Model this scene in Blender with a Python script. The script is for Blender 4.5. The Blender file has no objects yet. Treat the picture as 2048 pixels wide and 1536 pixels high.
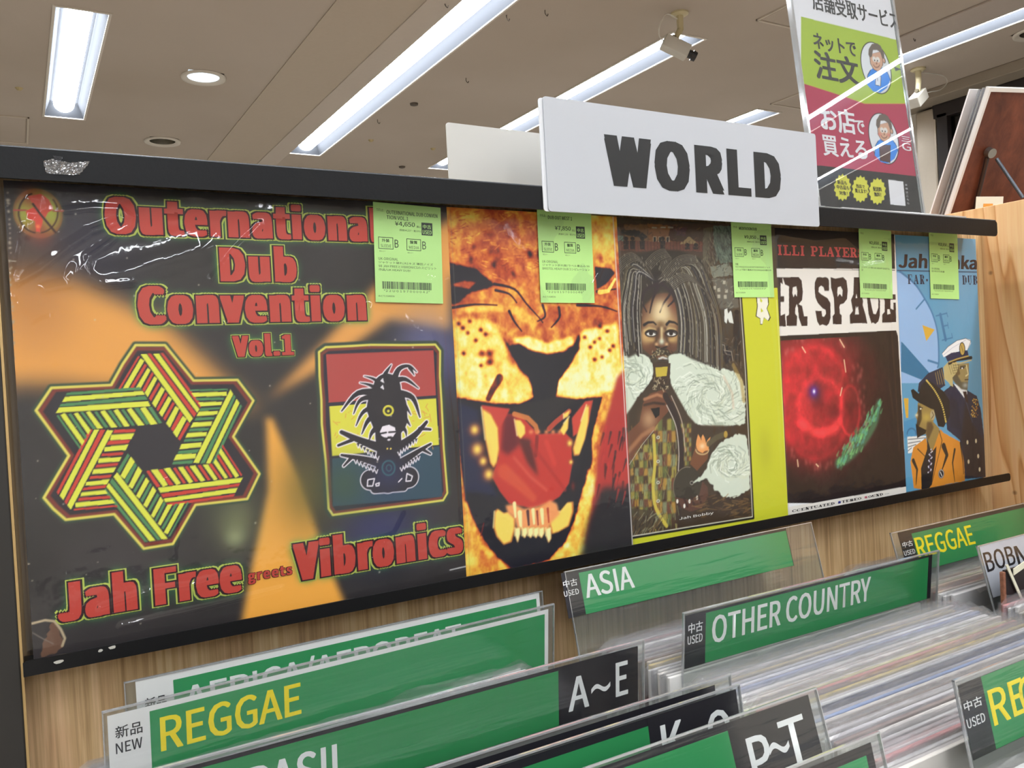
import bpy, bmesh, math, random
import numpy as np
from math import sin, cos, radians, pi, atan2
random.seed(7); RNG = np.random.RandomState(11)
S = bpy.context.scene
COL = S.collection

# ---------------------------------------------------------------- camera
# pose solved from the vanishing points of the rack's rails and of the ceiling lights; one unit is a metre,
# X runs along the record rack, Y into it, Z up; the rack's record fronts lie near Y = 0
F, CX, CY = 1691.0, 1024.0, 768.0
def _ray(x, y):
    a = np.array([x - CX, y - CY, F]); return a / np.linalg.norm(a)
RX = _ray(3907, 585); RY = _ray(33, 790); RY -= RX * (RX @ RY); RY /= np.linalg.norm(RY); RZ = np.cross(RX, RY)
R = np.stack([RX, RY, RZ], 1)                       # camera (x right, y down, z forward) from world
EYE = np.array([0.0, -0.63, 1.30])
cam_d = bpy.data.cameras.new('camera'); cam = bpy.data.objects.new('camera', cam_d); COL.objects.link(cam)
cam_d.sensor_width = 36.0; cam_d.lens = F / 2048 * 36.0; cam_d.clip_start = 0.02; cam_d.clip_end = 60
from mathutils import Matrix, Vector
Rw = R.T
M = Matrix([[Rw[i][0], -Rw[i][1], -Rw[i][2], EYE[i]] for i in range(3)] + [[0, 0, 0, 1]])
cam.matrix_world = M
S.camera = cam

# ---------------------------------------------------------------- world, exposure
w = bpy.data.worlds.new('world'); S.world = w; w.use_nodes = True
w.node_tree.nodes['Background'].inputs[0].default_value = (0.02, 0.022, 0.03, 1)
w.node_tree.nodes['Background'].inputs[1].default_value = 1.0
S.view_settings.view_transform = 'Standard'; S.view_settings.look = 'None'
S.view_settings.gamma = 1.0; S.view_settings.use_curve_mapping = False
S.view_settings.exposure = 0.58
LAMP = 32.0            # emission of the fluorescent diffusers
S.cycles.transparent_max_bounces = 28
S.cycles.max_bounces = 10; S.cycles.diffuse_bounces = 4; S.cycles.glossy_bounces = 4; S.cycles.transmission_bounces = 6
S.cycles.caustics_reflective = False; S.cycles.caustics_refractive = False
S.cycles.use_denoising = True

# ---------------------------------------------------------------- helpers
def at(x, y, ax, val):
    d = R.T @ np.array([(x - CX) / F, (y - CY) / F, 1.0]); return EYE + d * ((val - EYE[ax]) / d[ax])
class Plane:
    """a flat surface standing in the room: origin, right, up; n points at the viewer's side"""
    def __init__(s, O, U=(1, 0, 0), V=(0, 0, 1)):
        s.O = np.array(O, float); s.U = np.array(U, float); s.V = np.array(V, float)
        s.U /= np.linalg.norm(s.U); s.V /= np.linalg.norm(s.V); s.N = np.cross(s.U, s.V)
    def uv(s, x, y):
        d = R.T @ np.array([(x - CX) / F, (y - CY) / F, 1.0]); t = ((s.O - EYE) @ s.N) / (d @ s.N)
        q = EYE + d * t - s.O; return np.array([q @ s.U, q @ s.V])
    def uvs(s, pts):
        p = np.atleast_2d(np.array(pts, float))
        d = np.stack([(p[:, 0] - CX) / F, (p[:, 1] - CY) / F, np.ones(len(p))], 1) @ R
        t = ((s.O - EYE) @ s.N) / (d @ s.N); q = EYE + d * t[:, None] - s.O
        return np.stack([q @ s.U, q @ s.V], 1)
    def pt(s, u, v, d=0.0): return s.O + s.U * u + s.V * v + s.N * d
    def pts(s, uv, d=0.0):
        uv = np.asarray(uv, float); e = uv[:, 2:3] if uv.shape[1] > 2 else 0.0
        return s.O + uv[:, :1] * s.U + uv[:, 1:2] * s.V + s.N * (d + e)
def lin(c):
    c = np.asarray(c, float)
    if c.max() > 1.0: c = c / 255.0
    return np.where(c <= 0.04045, c / 12.92, ((c + 0.055) / 1.055) ** 2.4)
def rgb(r, g, b): return tuple(lin((r, g, b))) + (1.0,)
MATS = {}
def mat(name, col, rough=0.5, metal=0.0, spec=0.5, bump=None, emit=None, coat=0.0, mottle=None):
    if name in MATS: return MATS[name]
    m = bpy.data.materials.new(name); m.use_nodes = True; nt = m.node_tree; b = nt.nodes['Principled BSDF']
    c = rgb(*col); b.inputs['Base Color'].default_value = c; b.inputs['Roughness'].default_value = rough
    b.inputs['Metallic'].default_value = metal; b.inputs['Specular IOR Level'].default_value = spec
    b.inputs['Coat Weight'].default_value = coat
    if emit: b.inputs['Emission Color'].default_value = rgb(*col); b.inputs['Emission Strength'].default_value = emit
    tc = nt.nodes.new('ShaderNodeTexCoord'); nz = nt.nodes.new('ShaderNodeTexNoise')
    nz.inputs['Scale'].default_value = (bump or (60, 0))[0]; nt.links.new(tc.outputs['Object'], nz.inputs['Vector'])
    mx = nt.nodes.new('ShaderNodeMixRGB'); mx.blend_type = 'MULTIPLY'; mx.inputs[0].default_value = mottle if mottle is not None else 0.06
    mx.inputs[1].default_value = c; nt.links.new(nz.outputs['Fac'], mx.inputs[2]); 
    if mottle != 0: nt.links.new(mx.outputs[0], b.inputs['Base Color'])
    if bump:
        bp = nt.nodes.new('ShaderNodeBump'); bp.inputs['Strength'].default_value = bump[1]; bp.inputs['Distance'].default_value = 0.002
        nt.links.new(nz.outputs['Fac'], bp.inputs['Height']); nt.links.new(bp.outputs[0], b.inputs['Normal'])
    MATS[name] = m; return m
def clear(name, tint=(245, 248, 250), rough=0.05, base=0.03, white=0.0, bump=None, fres=1.45):
    """thin clear plastic: see-through with a fresnel gloss and, if asked, a little milky body"""
    if name in MATS: return MATS[name]
    m = bpy.data.materials.new(name); m.use_nodes = True; nt = m.node_tree; N = nt.nodes; L = nt.links
    N.remove(N['Principled BSDF']); out = N['Material Output']
    tr = N.new('ShaderNodeBsdfTransparent'); tr.inputs[0].default_value = rgb(*tint)
    df = N.new('ShaderNodeBsdfDiffuse'); df.inputs[0].default_value = rgb(236, 238, 240)
    m1 = N.new('ShaderNodeMixShader'); m1.inputs[0].default_value = white; L.new(tr.outputs[0], m1.inputs[1]); L.new(df.outputs[0], m1.inputs[2])
    gl = N.new('ShaderNodeBsdfGlossy'); gl.inputs['Roughness'].default_value = rough
    fr = N.new('ShaderNodeLayerWeight'); fr.inputs[0].default_value = 0.5          # Schlick, the same from both faces of the sheet
    pw_ = N.new('ShaderNodeMath'); pw_.operation = 'POWER'; pw_.inputs[1].default_value = 5.0; L.new(fr.outputs['Facing'], pw_.inputs[0])
    f0 = ((fres - 1) / (fres + 1)) ** 2
    ad = N.new('ShaderNodeMath'); ad.operation = 'MULTIPLY_ADD'; ad.inputs[1].default_value = 1 - f0; ad.inputs[2].default_value = f0 + base; ad.use_clamp = True; L.new(pw_.outputs[0], ad.inputs[0])
    m2 = N.new('ShaderNodeMixShader'); L.new(ad.outputs[0], m2.inputs[0]); L.new(m1.outputs[0], m2.inputs[1]); L.new(gl.outputs[0], m2.inputs[2])
    if bump:
        tc = N.new('ShaderNodeTexCoord'); nz = N.new('ShaderNodeTexNoise'); nz.inputs['Scale'].default_value = bump[0]; nz.inputs['Detail'].default_value = 3
        mp = N.new('ShaderNodeMapping'); mp.inputs['Scale'].default_value = bump[2] if len(bump) > 2 else (1, 1, 1)
        L.new(tc.outputs['Object'], mp.inputs[0]); L.new(mp.outputs[0], nz.inputs['Vector'])
        bp = N.new('ShaderNodeBump'); bp.inputs['Strength'].default_value = bump[1]; bp.inputs['Distance'].default_value = 0.003
        L.new(nz.outputs['Fac'], bp.inputs['Height']); L.new(bp.outputs[0], gl.inputs['Normal']); L.new(bp.outputs[0], fr.inputs['Normal'])
    L.new(m2.outputs[0], out.inputs[0]); MATS[name] = m; return m
def attr_mat(name, rough=0.4, spec=0.35, coat=0.0):
    if name in MATS: return MATS[name]
    m = bpy.data.materials.new(name); m.use_nodes = True; nt = m.node_tree; b = nt.nodes['Principled BSDF']
    a = nt.nodes.new('ShaderNodeAttribute'); a.attribute_name = 'print'
    nt.links.new(a.outputs['Color'], b.inputs['Base Color']); b.inputs['Roughness'].default_value = rough
    b.inputs['Specular IOR Level'].default_value = spec; b.inputs['Coat Weight'].default_value = coat; b.inputs['Coat Roughness'].default_value = 0.08
    MATS[name] = m; return m

def tag(o, label=None, cat=None, group=None, kind=None):
    if label: o['label'] = label
    if cat: o['category'] = cat
    if group: o['group'] = group
    if kind: o['kind'] = kind
    return o
def thing(name, loc, label, cat, group=None):
    o = bpy.data.objects.new(name, None); o.empty_display_size = 0.02; COL.objects.link(o); o.location = Vector(loc)
    o['_o'] = [float(v) for v in loc]
    return tag(o, label, cat, group)
def org(o):
    v = np.zeros(3)
    while o is not None: v += np.array(o.location); o = o.parent
    return v
def mesh(name, V, Fc, m, parent=None, smooth=False, label=None, kind=None, colors=None):
    """one mesh object; V in world metres, stored local to its parent"""
    V = np.asarray(V, float); V = V - (org(parent) if parent is not None else 0)
    me = bpy.data.meshes.new(name)
    if isinstance(Fc, np.ndarray):
        n, k = Fc.shape
        me.vertices.add(len(V)); me.vertices.foreach_set('co', V.astype(np.float32).ravel())
        me.loops.add(n * k); me.loops.foreach_set('vertex_index', Fc.astype(np.int32).ravel())
        me.polygons.add(n); me.polygons.foreach_set('loop_start', np.arange(0, n * k, k, dtype=np.int32))
        me.update(calc_edges=True)
    else:
        me.from_pydata([tuple(v) for v in V], [], [tuple(f) for f in Fc])
    if colors is not None:
        a = me.color_attributes.new('print', 'FLOAT_COLOR', 'POINT')
        c = np.ones((len(V), 4), np.float32); c[:, :3] = colors; a.data.foreach_set('color', c.ravel())
    if smooth: me.polygons.foreach_set('use_smooth', [True] * len(me.polygons))
    me.materials.append(m); me.update()
    o = bpy.data.objects.new(name, me); COL.objects.link(o)
    if parent is not None: o.parent = parent
    if label: o['label'] = label
    if kind: o['kind'] = kind
    return o
class MB:
    """collects shapes for one mesh"""
    def __init__(s): s.V = []; s.F = []
    def add(s, V, Fc):
        n = len(s.V); s.V += [tuple(v) for v in V]; s.F += [tuple(i + n for i in f) for f in Fc]; return s
    def box(s, a, b, bev=0.0, seg=2, T=None):
        bm = bmesh.new(); bmesh.ops.create_cube(bm, size=1.0)
        a = np.array(a, float); b = np.array(b, float); lo = np.minimum(a, b); hi = np.maximum(a, b)
        for v in bm.verts: v.co = Vector([(lo[i] + hi[i]) / 2 + v.co[i] * (hi[i] - lo[i]) for i in range(3)])
        if bev: bmesh.ops.bevel(bm, geom=list(bm.edges), offset=bev, segments=seg, affect='EDGES', profile=0.5)
        bm.verts.index_update(); V = np.array([v.co[:] for v in bm.verts]); Fc = [[v.index for v in f.verts] for f in bm.faces]; bm.free()
        if T is not None: V = np.array([T(v) for v in V])
        return s.add(V, Fc)
    def prism(s, poly, h, T):
        """poly (u,v) list extruded from d=0 to d=h; T(u,v,d) -> point"""
        n = len(poly); V = [T(u, v, 0) for u, v in poly] + [T(u, v, h) for u, v in poly]
        Fc = [list(range(n))[::-1], list(range(n, 2 * n))] + [[i, (i + 1) % n, n + (i + 1) % n, n + i] for i in range(n)]
        return s.add(V, Fc)
    def tube(s, P, r, n=10, cap=True):
        P = [np.array(p, float) for p in P]; k = len(P); rr = r if hasattr(r, '__len__') else [r] * k; V = []; up = None
        for i, p in enumerate(P):
            t = P[min(i + 1, k - 1)] - P[max(i - 1, 0)]; t /= (np.linalg.norm(t) + 1e-12)
            a = np.array([0, 0, 1.0]) if up is None else up
            if abs(a @ t) > 0.95: a = np.array([1.0, 0, 0])
            x = np.cross(t, a); x /= np.linalg.norm(x); y = np.cross(x, t); up = y
            for j in range(n):
                q = 2 * pi * j / n; V.append(p + (x * cos(q) + y * sin(q)) * rr[i])
        Fc = [[i * n + j, i * n + (j + 1) % n, (i + 1) * n + (j + 1) % n, (i + 1) * n + j] for i in range(k - 1) for j in range(n)]
        if cap: Fc += [list(range(n))[::-1], list(range((k - 1) * n, k * n))]
        return s.add(V, Fc)
    def build(s, name, m, parent=None, smooth=False, **k): return mesh(name, s.V, s.F, m, parent, smooth, **k)
def grid_faces(nx, ny):
    i = np.arange((nx - 1) * (ny - 1)); r = i // (nx - 1); c = i % (nx - 1); a = r * nx + c
    return np.stack([a, a + 1, a + nx + 1, a + nx], 1)
def curve_pts(P, n=8):
    P = [np.array(p, float) for p in P]; out = []
    for i in range(len(P) - 1):
        p0 = P[max(i - 1, 0)]; p1 = P[i]; p2 = P[i + 1]; p3 = P[min(i + 2, len(P) - 1)]
        for k in range(n):
            t = k / n; out.append(0.5 * ((2 * p1) + (-p0 + p2) * t + (2 * p0 - 5 * p1 + 4 * p2 - p3) * t * t + (-p0 + 3 * p1 - 3 * p2 + p3) * t ** 3))
    out.append(P[-1]); return out

# lettering: glyph outlines filled as flat mesh
FONTS = {}
def font(nm):                                        # faces that ship with Blender; its built-in face if they are not there
    if nm not in FONTS:
        FONTS[nm] = None
        try:
            import os
            f = os.path.join(bpy.utils.resource_path('LOCAL'), 'datafiles', 'fonts', nm)
            if os.path.exists(f): FONTS[nm] = bpy.data.fonts.load(f)
        except Exception: pass
    return FONTS[nm]
CJK, INTER = 'Noto Sans CJK Regular.woff2', 'Inter.woff2'
FACE = CJK
_T = {}
def glyphs(s, off=0.0, sp=1.0, res=3):
    k = (s, off, sp, FACE)
    if k in _T: return _T[k]
    c = bpy.data.curves.new('lettering', 'FONT'); c.body = s; c.size = 1.0; c.offset = off; c.resolution_u = res; c.space_character = sp
    if FACE and font(FACE): c.font = font(FACE)
    o = bpy.data.objects.new('lettering', c); COL.objects.link(o)
    bpy.context.view_layer.update()
    me = bpy.data.meshes.new_from_object(o.evaluated_get(bpy.context.evaluated_depsgraph_get()))
    me.calc_loop_triangles()
    V = np.zeros(len(me.vertices) * 3, np.float32); me.vertices.foreach_get('co', V); V = V.reshape(-1, 3)[:, :2].astype(float)
    T3 = np.zeros(len(me.loop_triangles) * 3, np.int32); me.loop_triangles.foreach_get('vertices', T3); T3 = T3.reshape(-1, 3)
    a = V[T3[:, 0]]; b = V[T3[:, 1]]; d = V[T3[:, 2]]
    cr = (b[:, 0] - a[:, 0]) * (d[:, 1] - a[:, 1]) - (b[:, 1] - a[:, 1]) * (d[:, 0] - a[:, 0])
    T3[cr < 0] = T3[cr < 0][:, ::-1]
    bpy.data.objects.remove(o); bpy.data.curves.remove(c); bpy.data.meshes.remove(me)
    _T[k] = (V, T3); return V, T3
def fit_text(s, u0, v0, u1, v1, off=0.0, smear=0.0, sp=1.0, shear=0.0, ysmear=0.0, face=None):
    """lettering scaled so that its ink fills the box (u0,v0)-(u1,v1); smear and ysmear thicken the strokes (fractions of the height).
    returns points with a third column: a hair of depth that keeps the stacked copies apart"""
    global FACE
    if off > 0: smear += off * .9; ysmear += off * .45; off = 0.0
    keep = FACE; FACE = face or FACE; V, T3 = glyphs(s, off, sp); FACE = keep
    lo = V.min(0); hi = V.max(0); h = v1 - v0; sm = smear * h; ym = ysmear * h; sx = ((u1 - u0) - 2 * sm) / (hi[0] - lo[0]); sy = (h - 2 * ym) / (hi[1] - lo[1])
    Q = np.stack([u0 + sm + (V[:, 0] - lo[0]) * sx, v0 + ym + (V[:, 1] - lo[1]) * sy, np.zeros(len(V))], 1)
    Q[:, 0] += shear * (Q[:, 1] - v0)
    if sm > 0 or ym > 0:
        ks = [(a, b) for a in ((-1, -.5, 0, .5, 1) if sm > 0 else (0,)) for b in ((-1, 0, 1) if ysmear > .04 else (-1, 1) if ym > 0 else (0,))]; n = len(Q)
        return np.concatenate([Q + [a * sm, b * ym, 1.6e-5 * i] for i, (a, b) in enumerate(ks)]), np.concatenate([T3 + i * n for i in range(len(ks))])
    return Q, T3
def letter(name, pl, s, box, m, parent, d, **k):
    Q, T3 = fit_text(s, *box, **k); return mesh(name, pl.pts(Q, d), T3, m, parent)
def quad(name, pl, box, m, parent, d, th=0.0):
    u0, v0, u1, v1 = box
    return MB().prism([(u0, v0), (u1, v0), (u1, v1), (u0, v1)], th or 0.00005, lambda u, v, e: pl.pt(u, v, d + e)).build(name, m, parent)

# ---------------------------------------------------------------- room shell
HC = 2.56                                            # ceiling height
def ceiling_mat():
    m = mat('painted_ceiling', (206, 196, 184), 0.9, spec=0.1, bump=(30, 0.05), mottle=0.0)
    nt = m.node_tree; b = nt.nodes['Principled BSDF']; tc = nt.nodes.new('ShaderNodeTexCoord')
    nz = nt.nodes.new('ShaderNodeTexNoise'); nz.inputs['Scale'].default_value = 0.9; nz.inputs['Detail'].default_value = 4
    nt.links.new(tc.outputs['Object'], nz.inputs['Vector']); rp = nt.nodes.new('ShaderNodeValToRGB')
    rp.color_ramp.elements[0].position = 0.3; rp.color_ramp.elements[0].color = rgb(172, 161, 149)
    rp.color_ramp.elements[1].position = 0.7; rp.color_ramp.elements[1].color = rgb(184, 174, 164)
    nt.links.new(nz.outputs['Fac'], rp.inputs[0]); nt.links.new(rp.outputs[0], b.inputs['Base Color']); return m
MC = ceiling_mat()
troffers = [  # x0, x1, y0, y1, label
    (0.178, 0.336, 2.485, 3.74, 'short recessed fluorescent light in the upper left of the ceiling'),
    (1.375, 1.545, 1.45, 4.02, 'longest recessed strip light, running diagonally above the blank white sign'),
    (2.252, 2.413, 1.85, 4.095, 'recessed strip light crossing behind the camera on its bracket'),
    (3.338, 3.503, 2.45, 4.2, 'short far strip light seen just above the right end of the white lettered sign'),
    (3.335, 3.475, -0.9, 1.95, 'bright strip light in the upper right corner, right of the poster')]
hidden = [(a, b, y, y + 1.9) for a, b in ((-2.1, -1.94), (-0.92, -0.76), (0.178, 0.336), (1.375, 1.545)) for y in (-4.6, -2.5)] + [(3.335, 3.475, -4.6, -1.3), (2.73, 2.87, -3.6, -0.6),  # unseen strips, many added for more light; some inferred from the poster's reflections
          (1.375, 1.545, -0.4, 1.25), (0.178, 0.336, -0.3, 1.05), (-0.92, -0.76, -0.3, 1.1), (-0.92, -0.76, 1.4, 3.9), (-2.1, -1.94, 1.4, 3.9), (-2.1, -1.94, -0.3, 1.1)]
holes = [t[:4] for t in troffers] + hidden + [(0.66, 0.80, 2.915, 3.055), (0.645, 0.785, 3.935, 4.075), (3.6, 3.74, 1.18, 1.32)]
X0, X1, Y0, Y1 = -4.0, 4.1, -5.0, 6.0
xs = sorted(set([X0, X1] + [v for h in holes for v in h[:2]])); ys = sorted(set([Y0, Y1] + [v for h in holes for v in h[2:]]))
mb = MB()
for i in range(len(xs) - 1):
    for j in range(len(ys) - 1):
        cx, cy = (xs[i] + xs[i + 1]) / 2, (ys[j] + ys[j + 1]) / 2
        if any(h[0] < cx < h[1] and h[2] < cy < h[3] for h in holes): continue
        mb.add([(xs[i], ys[j], HC), (xs[i], ys[j + 1], HC), (xs[i + 1], ys[j + 1], HC), (xs[i + 1], ys[j], HC)], [(0, 1, 2, 3)])
ceil = mb.build('ceiling', MC); ceil['kind'] = 'structure'
tag(MB().box((X0, Y0, HC + 0.14), (X1, Y1, HC + 0.2)).build('ceiling_void', MC), kind='structure')
def struct(name, a, b, m, bev=0.0): return tag(MB().box(a, b, bev).build(name, m), kind='structure')
MW = mat('wall_paint', (214, 208, 198), 0.9, bump=(40, 0.05))
struct('floor', (X0, Y0, -0.05), (X1, Y1, 0), mat('floor_vinyl', (176, 168, 156), 0.35, bump=(20, 0.05), mottle=0.25))
struct('wall_left', (X0 - 0.1, Y0, 0), (X0, Y1, HC + 0.2), MW); struct('wall_back', (X0, Y1, 0), (X1, Y1 + 0.1, HC + 0.2), MW)
struct('wall_front', (X0, Y0 - 0.1, 0), (X1, Y0, HC + 0.2), MW)
# right wall: solid to Y=-5..0 and beyond 2.1, window between
struct('wall_right', (X1, 2.07, 0), (X1 + 0.12, Y1, HC + 0.2), MW); struct('wall_right_near', (X1, Y0, 0), (X1 + 0.12, -0.4, HC + 0.2), MW)
struct('wall_right_sill', (X1, -0.4, 0), (X1 + 0.12, 2.07, 0.9), MW)
# ceiling bands beside the long strip light and along the right wall
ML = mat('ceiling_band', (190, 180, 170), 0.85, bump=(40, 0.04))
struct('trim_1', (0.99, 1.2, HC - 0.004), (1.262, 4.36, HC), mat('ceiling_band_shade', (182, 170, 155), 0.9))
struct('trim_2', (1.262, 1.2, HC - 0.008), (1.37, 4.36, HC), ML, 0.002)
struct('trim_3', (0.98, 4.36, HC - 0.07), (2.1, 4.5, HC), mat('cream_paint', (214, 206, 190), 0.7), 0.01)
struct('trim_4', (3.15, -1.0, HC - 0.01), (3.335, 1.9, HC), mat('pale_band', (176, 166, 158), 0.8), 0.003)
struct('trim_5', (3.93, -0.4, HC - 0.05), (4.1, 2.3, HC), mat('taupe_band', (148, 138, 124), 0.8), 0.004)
# window in the right wall: dark frame, pane, roller shutter seen outside
MF = mat('dark_window_frame', (38, 32, 32), 0.4, bump=(60, 0.03))
wf = MB()
for a, b in (((4.05, -0.4, HC - 0.12), (4.13, 1.96, HC - 0.05)), ((4.05, 1.885, 0.9), (4.13, 1.94, HC - 0.1)), ((4.05, -0.4, 0.9), (4.13, -0.34, HC - 0.1)),
             ((4.05, -0.4, 0.9), (4.13, 1.93, 0.96)), ((4.06, -0.3, 2.18), (4.12, 1.9, 2.22))): wf.box(a, b, 0.003)
win = tag(wf.build('window_1', MF), kind='structure')
MB().box((4.085, -0.36, 0.95), (4.09, 1.9, HC - 0.1)).build('pane', clear('window_glass', (120, 128, 140), 0.02, 0.02), win)
sh = mat('shutter_slats', (60, 64, 82), 0.55, metal=0.2, bump=(80, 0.05)); k = 0
while k < 14:
    z = 0.98 + k * 0.115
    MB().box((4.16, -0.38, z), (4.175, 1.9, z + 0.108), 0.004).build('slat', sh, win); k += 1
MB().box((4.05, 1.945, 0.0), (4.13, 2.055, HC - 0.06), 0.01).build('post', mat('brushed_steel', (200, 190, 175), 0.35, metal=0.7, bump=(60, 0.03)), win, label='brushed metal post beside the window')
o = MB().box((4.3, -0.4, 0.6), (4.32, 2.0, 2.6)).build('wall_outside', mat('evening_outside', (44, 50, 76), 0.8)); o['kind'] = 'structure'
# lights
MT = mat('troffer_enamel', (56, 58, 62), 0.95, spec=0.03, mottle=0.0); MLIP = mat('troffer_rim', (206, 200, 190), 0.6)
def lamp_mat():
    m = bpy.data.materials.new('fluorescent_diffuser'); m.use_nodes = True; b = m.node_tree.nodes['Principled BSDF']
    b.inputs['Base Color'].default_value = (0.9, 0.9, 0.9, 1); b.inputs['Emission Color'].default_value = (0.93, 0.965, 1.0, 1); b.inputs['Emission Strength'].default_value = LAMP; return m
MLAMP = lamp_mat()
def troffer(x0, x1, y0, y1, label, grp=None):
    t = thing('ceiling_strip_light', ((x0 + x1) / 2, (y0 + y1) / 2, HC), label, 'light', grp)
    h = 0.06; i = 0.022; m = MB()
    A = [(x0, y0, HC), (x1, y0, HC), (x1, y1, HC), (x0, y1, HC)]; B = [(x0 + i, y0 + i, HC + h), (x1 - i, y0 + i, HC + h), (x1 - i, y1 - i, HC + h), (x0 + i, y1 - i, HC + h)]
    m.add(A + B, [(4, 5, 6, 7), (0, 4, 7, 3), (1, 2, 6, 5), (0, 1, 5, 4), (3, 7, 6, 2)]); m.build('housing', MT, t)
    r = MB(); q = 0.009
    for a, b in (((x0 - q, y0 - q), (x0, y1 + q)), ((x1, y0 - q), (x1 + q, y1 + q)), ((x0, y0 - q), (x1, y0)), ((x0, y1), (x1, y1 + q))): r.box((a[0], a[1], HC - 0.004), (b[0], b[1], HC + 0.001))
    r.build('rim', MLIP, t)
    xc = (x0 + x1) / 2; rad = (x1 - x0) * 0.27; n = 10; V = []
    for y in (y0 + 0.03, y1 - 0.03):
        for k in range(n + 1):
            a = pi + pi * k / n; V.append((xc + rad * cos(a), y, HC + 0.052 + rad * 0.9 * sin(a)))
    Fc = [(k, k + 1, n + 2 + k, n + 1 + k) for k in range(n)] + [tuple(range(n + 1)), tuple(range(n + 1, 2 * n + 2))[::-1]]
    mesh('diffuser', V, Fc, MLAMP, t)
for tr in troffers: troffer(*tr)
for h in hidden: troffer(*h, 'recessed fluorescent strip light out of the picture behind the viewer', 'strip lights behind the viewer')
def downlight(x, y, lit, label):
    t = thing('ceiling_downlight', (x, y, HC), label, 'light'); rr = 0.062; n = 32; V = []
    ring = [(0.088, -0.001), (0.086, -0.008), (0.068, -0.006), (rr, 0.0)]
    for r_, z in ring: V += [(x + r_ * cos(2 * pi * k / n), y + r_ * sin(2 * pi * k / n), HC + z) for k in range(n)]
    Fc = [(i * n + k, i * n + (k + 1) % n, (i + 1) * n + (k + 1) % n, (i + 1) * n + k) for i in range(3) for k in range(n)]
    mesh('trim_ring', V, Fc, MLIP, t, True)
    V = []; cup = [(rr, 0.0), (0.058, 0.03), (0.048, 0.07), (0.03, 0.1)]
    for r_, z in cup: V += [(x + r_ * cos(2 * pi * k / n), y + r_ * sin(2 * pi * k / n), HC + z) for k in range(n)]
    mesh('reflector', V, Fc + [tuple(range(3 * n, 4 * n))], mat('downlight_mirror_lit', (214, 228, 236), 0.2, metal=0.6, emit=0.7) if lit else mat('downlight_mirror', (150, 146, 136), 0.18, metal=0.9), t, True)
    MB().tube([(x, y, HC + 0.02), (x, y, HC + 0.095)], [0.012, 0.016], 12).build('bulb', mat('bulb_glass_lit', (230, 240, 250), 0.3, emit=1.4) if lit else mat('bulb_glass', (220, 220, 215), 0.2), t, True)
downlight(0.73, 2.985, True, 'lit round downlight, right of the short ceiling light')
downlight(0.715, 4.005, False, 'unlit round downlight just above the black rail')
downlight(3.67, 1.25, False, 'round ceiling downlight cut by the right picture edge')
def hatch(a, b, label):
    t = thing('ceiling_hatch', ((a[0] + b[0]) / 2, (a[1] + b[1]) / 2, HC), label, 'hatch'); m = MB(); q = 0.008
    for p, r_ in (((a[0], a[1]), (a[0] + q, b[1])), ((b[0] - q, a[1]), (b[0], b[1])), ((a[0], a[1]), (b[0], a[1] + q)), ((a[0], b[1] - q), (b[0], b[1]))): m.box((p[0], p[1], HC - 0.006), (r_[0], r_[1], HC + 0.001), 0.001)
    m.build('frame', mat('hatch_rim', (196, 186, 172), 0.6), t); MB().box((a[0] + 0.013, a[1] + 0.013, HC - 0.004), (b[0] - 0.013, b[1] - 0.013, HC), 0.002).build('door', MC, t)
hatch((-0.32, 3.79), (0.118, 4.25), 'square ceiling access hatch at the left picture edge')
hatch((2.465, 1.18), (2.74, 1.63), 'ceiling access hatch at the top, left of the poster')
hatch((3.335, 1.97), (3.62, 2.36), 'small ceiling hatch behind the poster, above the sign')
# small hooks and stubs on the ceiling
hk = mat('hook_metal', (92, 84, 76), 0.5, metal=0.3)
hooks = [(at(x, y, 2, HC), k) for x, y, k in ((828, 207, 1), (932, 156, 0), (755, 239, 0), (1013, 30, 0), (890, 3, 0), (742, 280, 2), (866, 297, 2), (38, 176, 2), (804, 333, 1), (1090, 20, 0), (1827, 72, 0))]
for p, k in hooks:
    if k == 0: MB().tube(curve_pts([p + [0, 0, 0], p + [0, 0, -0.012], p + [0.008, 0, -0.02], p + [0.012, 0, -0.012]], 4), 0.0016, 6).build('ceiling_hook', hk)
    elif k == 1: MB().tube([p, p + [0, 0, -0.008], p + [0, 0, -0.012]], [0.02, 0.018, 0.006], 14).build('ceiling_hook', hk)
    else: MB().tube([p, p + [0, 0, -0.01]], [0.016, 0.007], 8).build('ceiling_hook', mat('brass_stub', (176, 160, 120), 0.5, metal=0.3))
hl = ['dark round hook plate in the middle of the ceiling', 'small hook in the ceiling between the two long strip lights', 'small hook in the ceiling beside the lower part of the longest strip light',
      'small ceiling hook near the top edge, right of the longest strip light', 'tiny ceiling hook at the top edge, left of the longest strip light', 'small brass stub in the ceiling just above the black rail, the left of two',
      'small brass stub in the ceiling left of the blank white sign', 'small brass stub at the left picture edge beside the short light', 'flat dark disc on the ceiling just above the black rail', 'small hook at the top, left of the ceiling camera', 'small hook on the ceiling right of the poster']
for o in [o for o in COL.objects if o.name.startswith('ceiling_hook')]:
    tag(o, hl.pop(0), 'hook')
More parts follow.
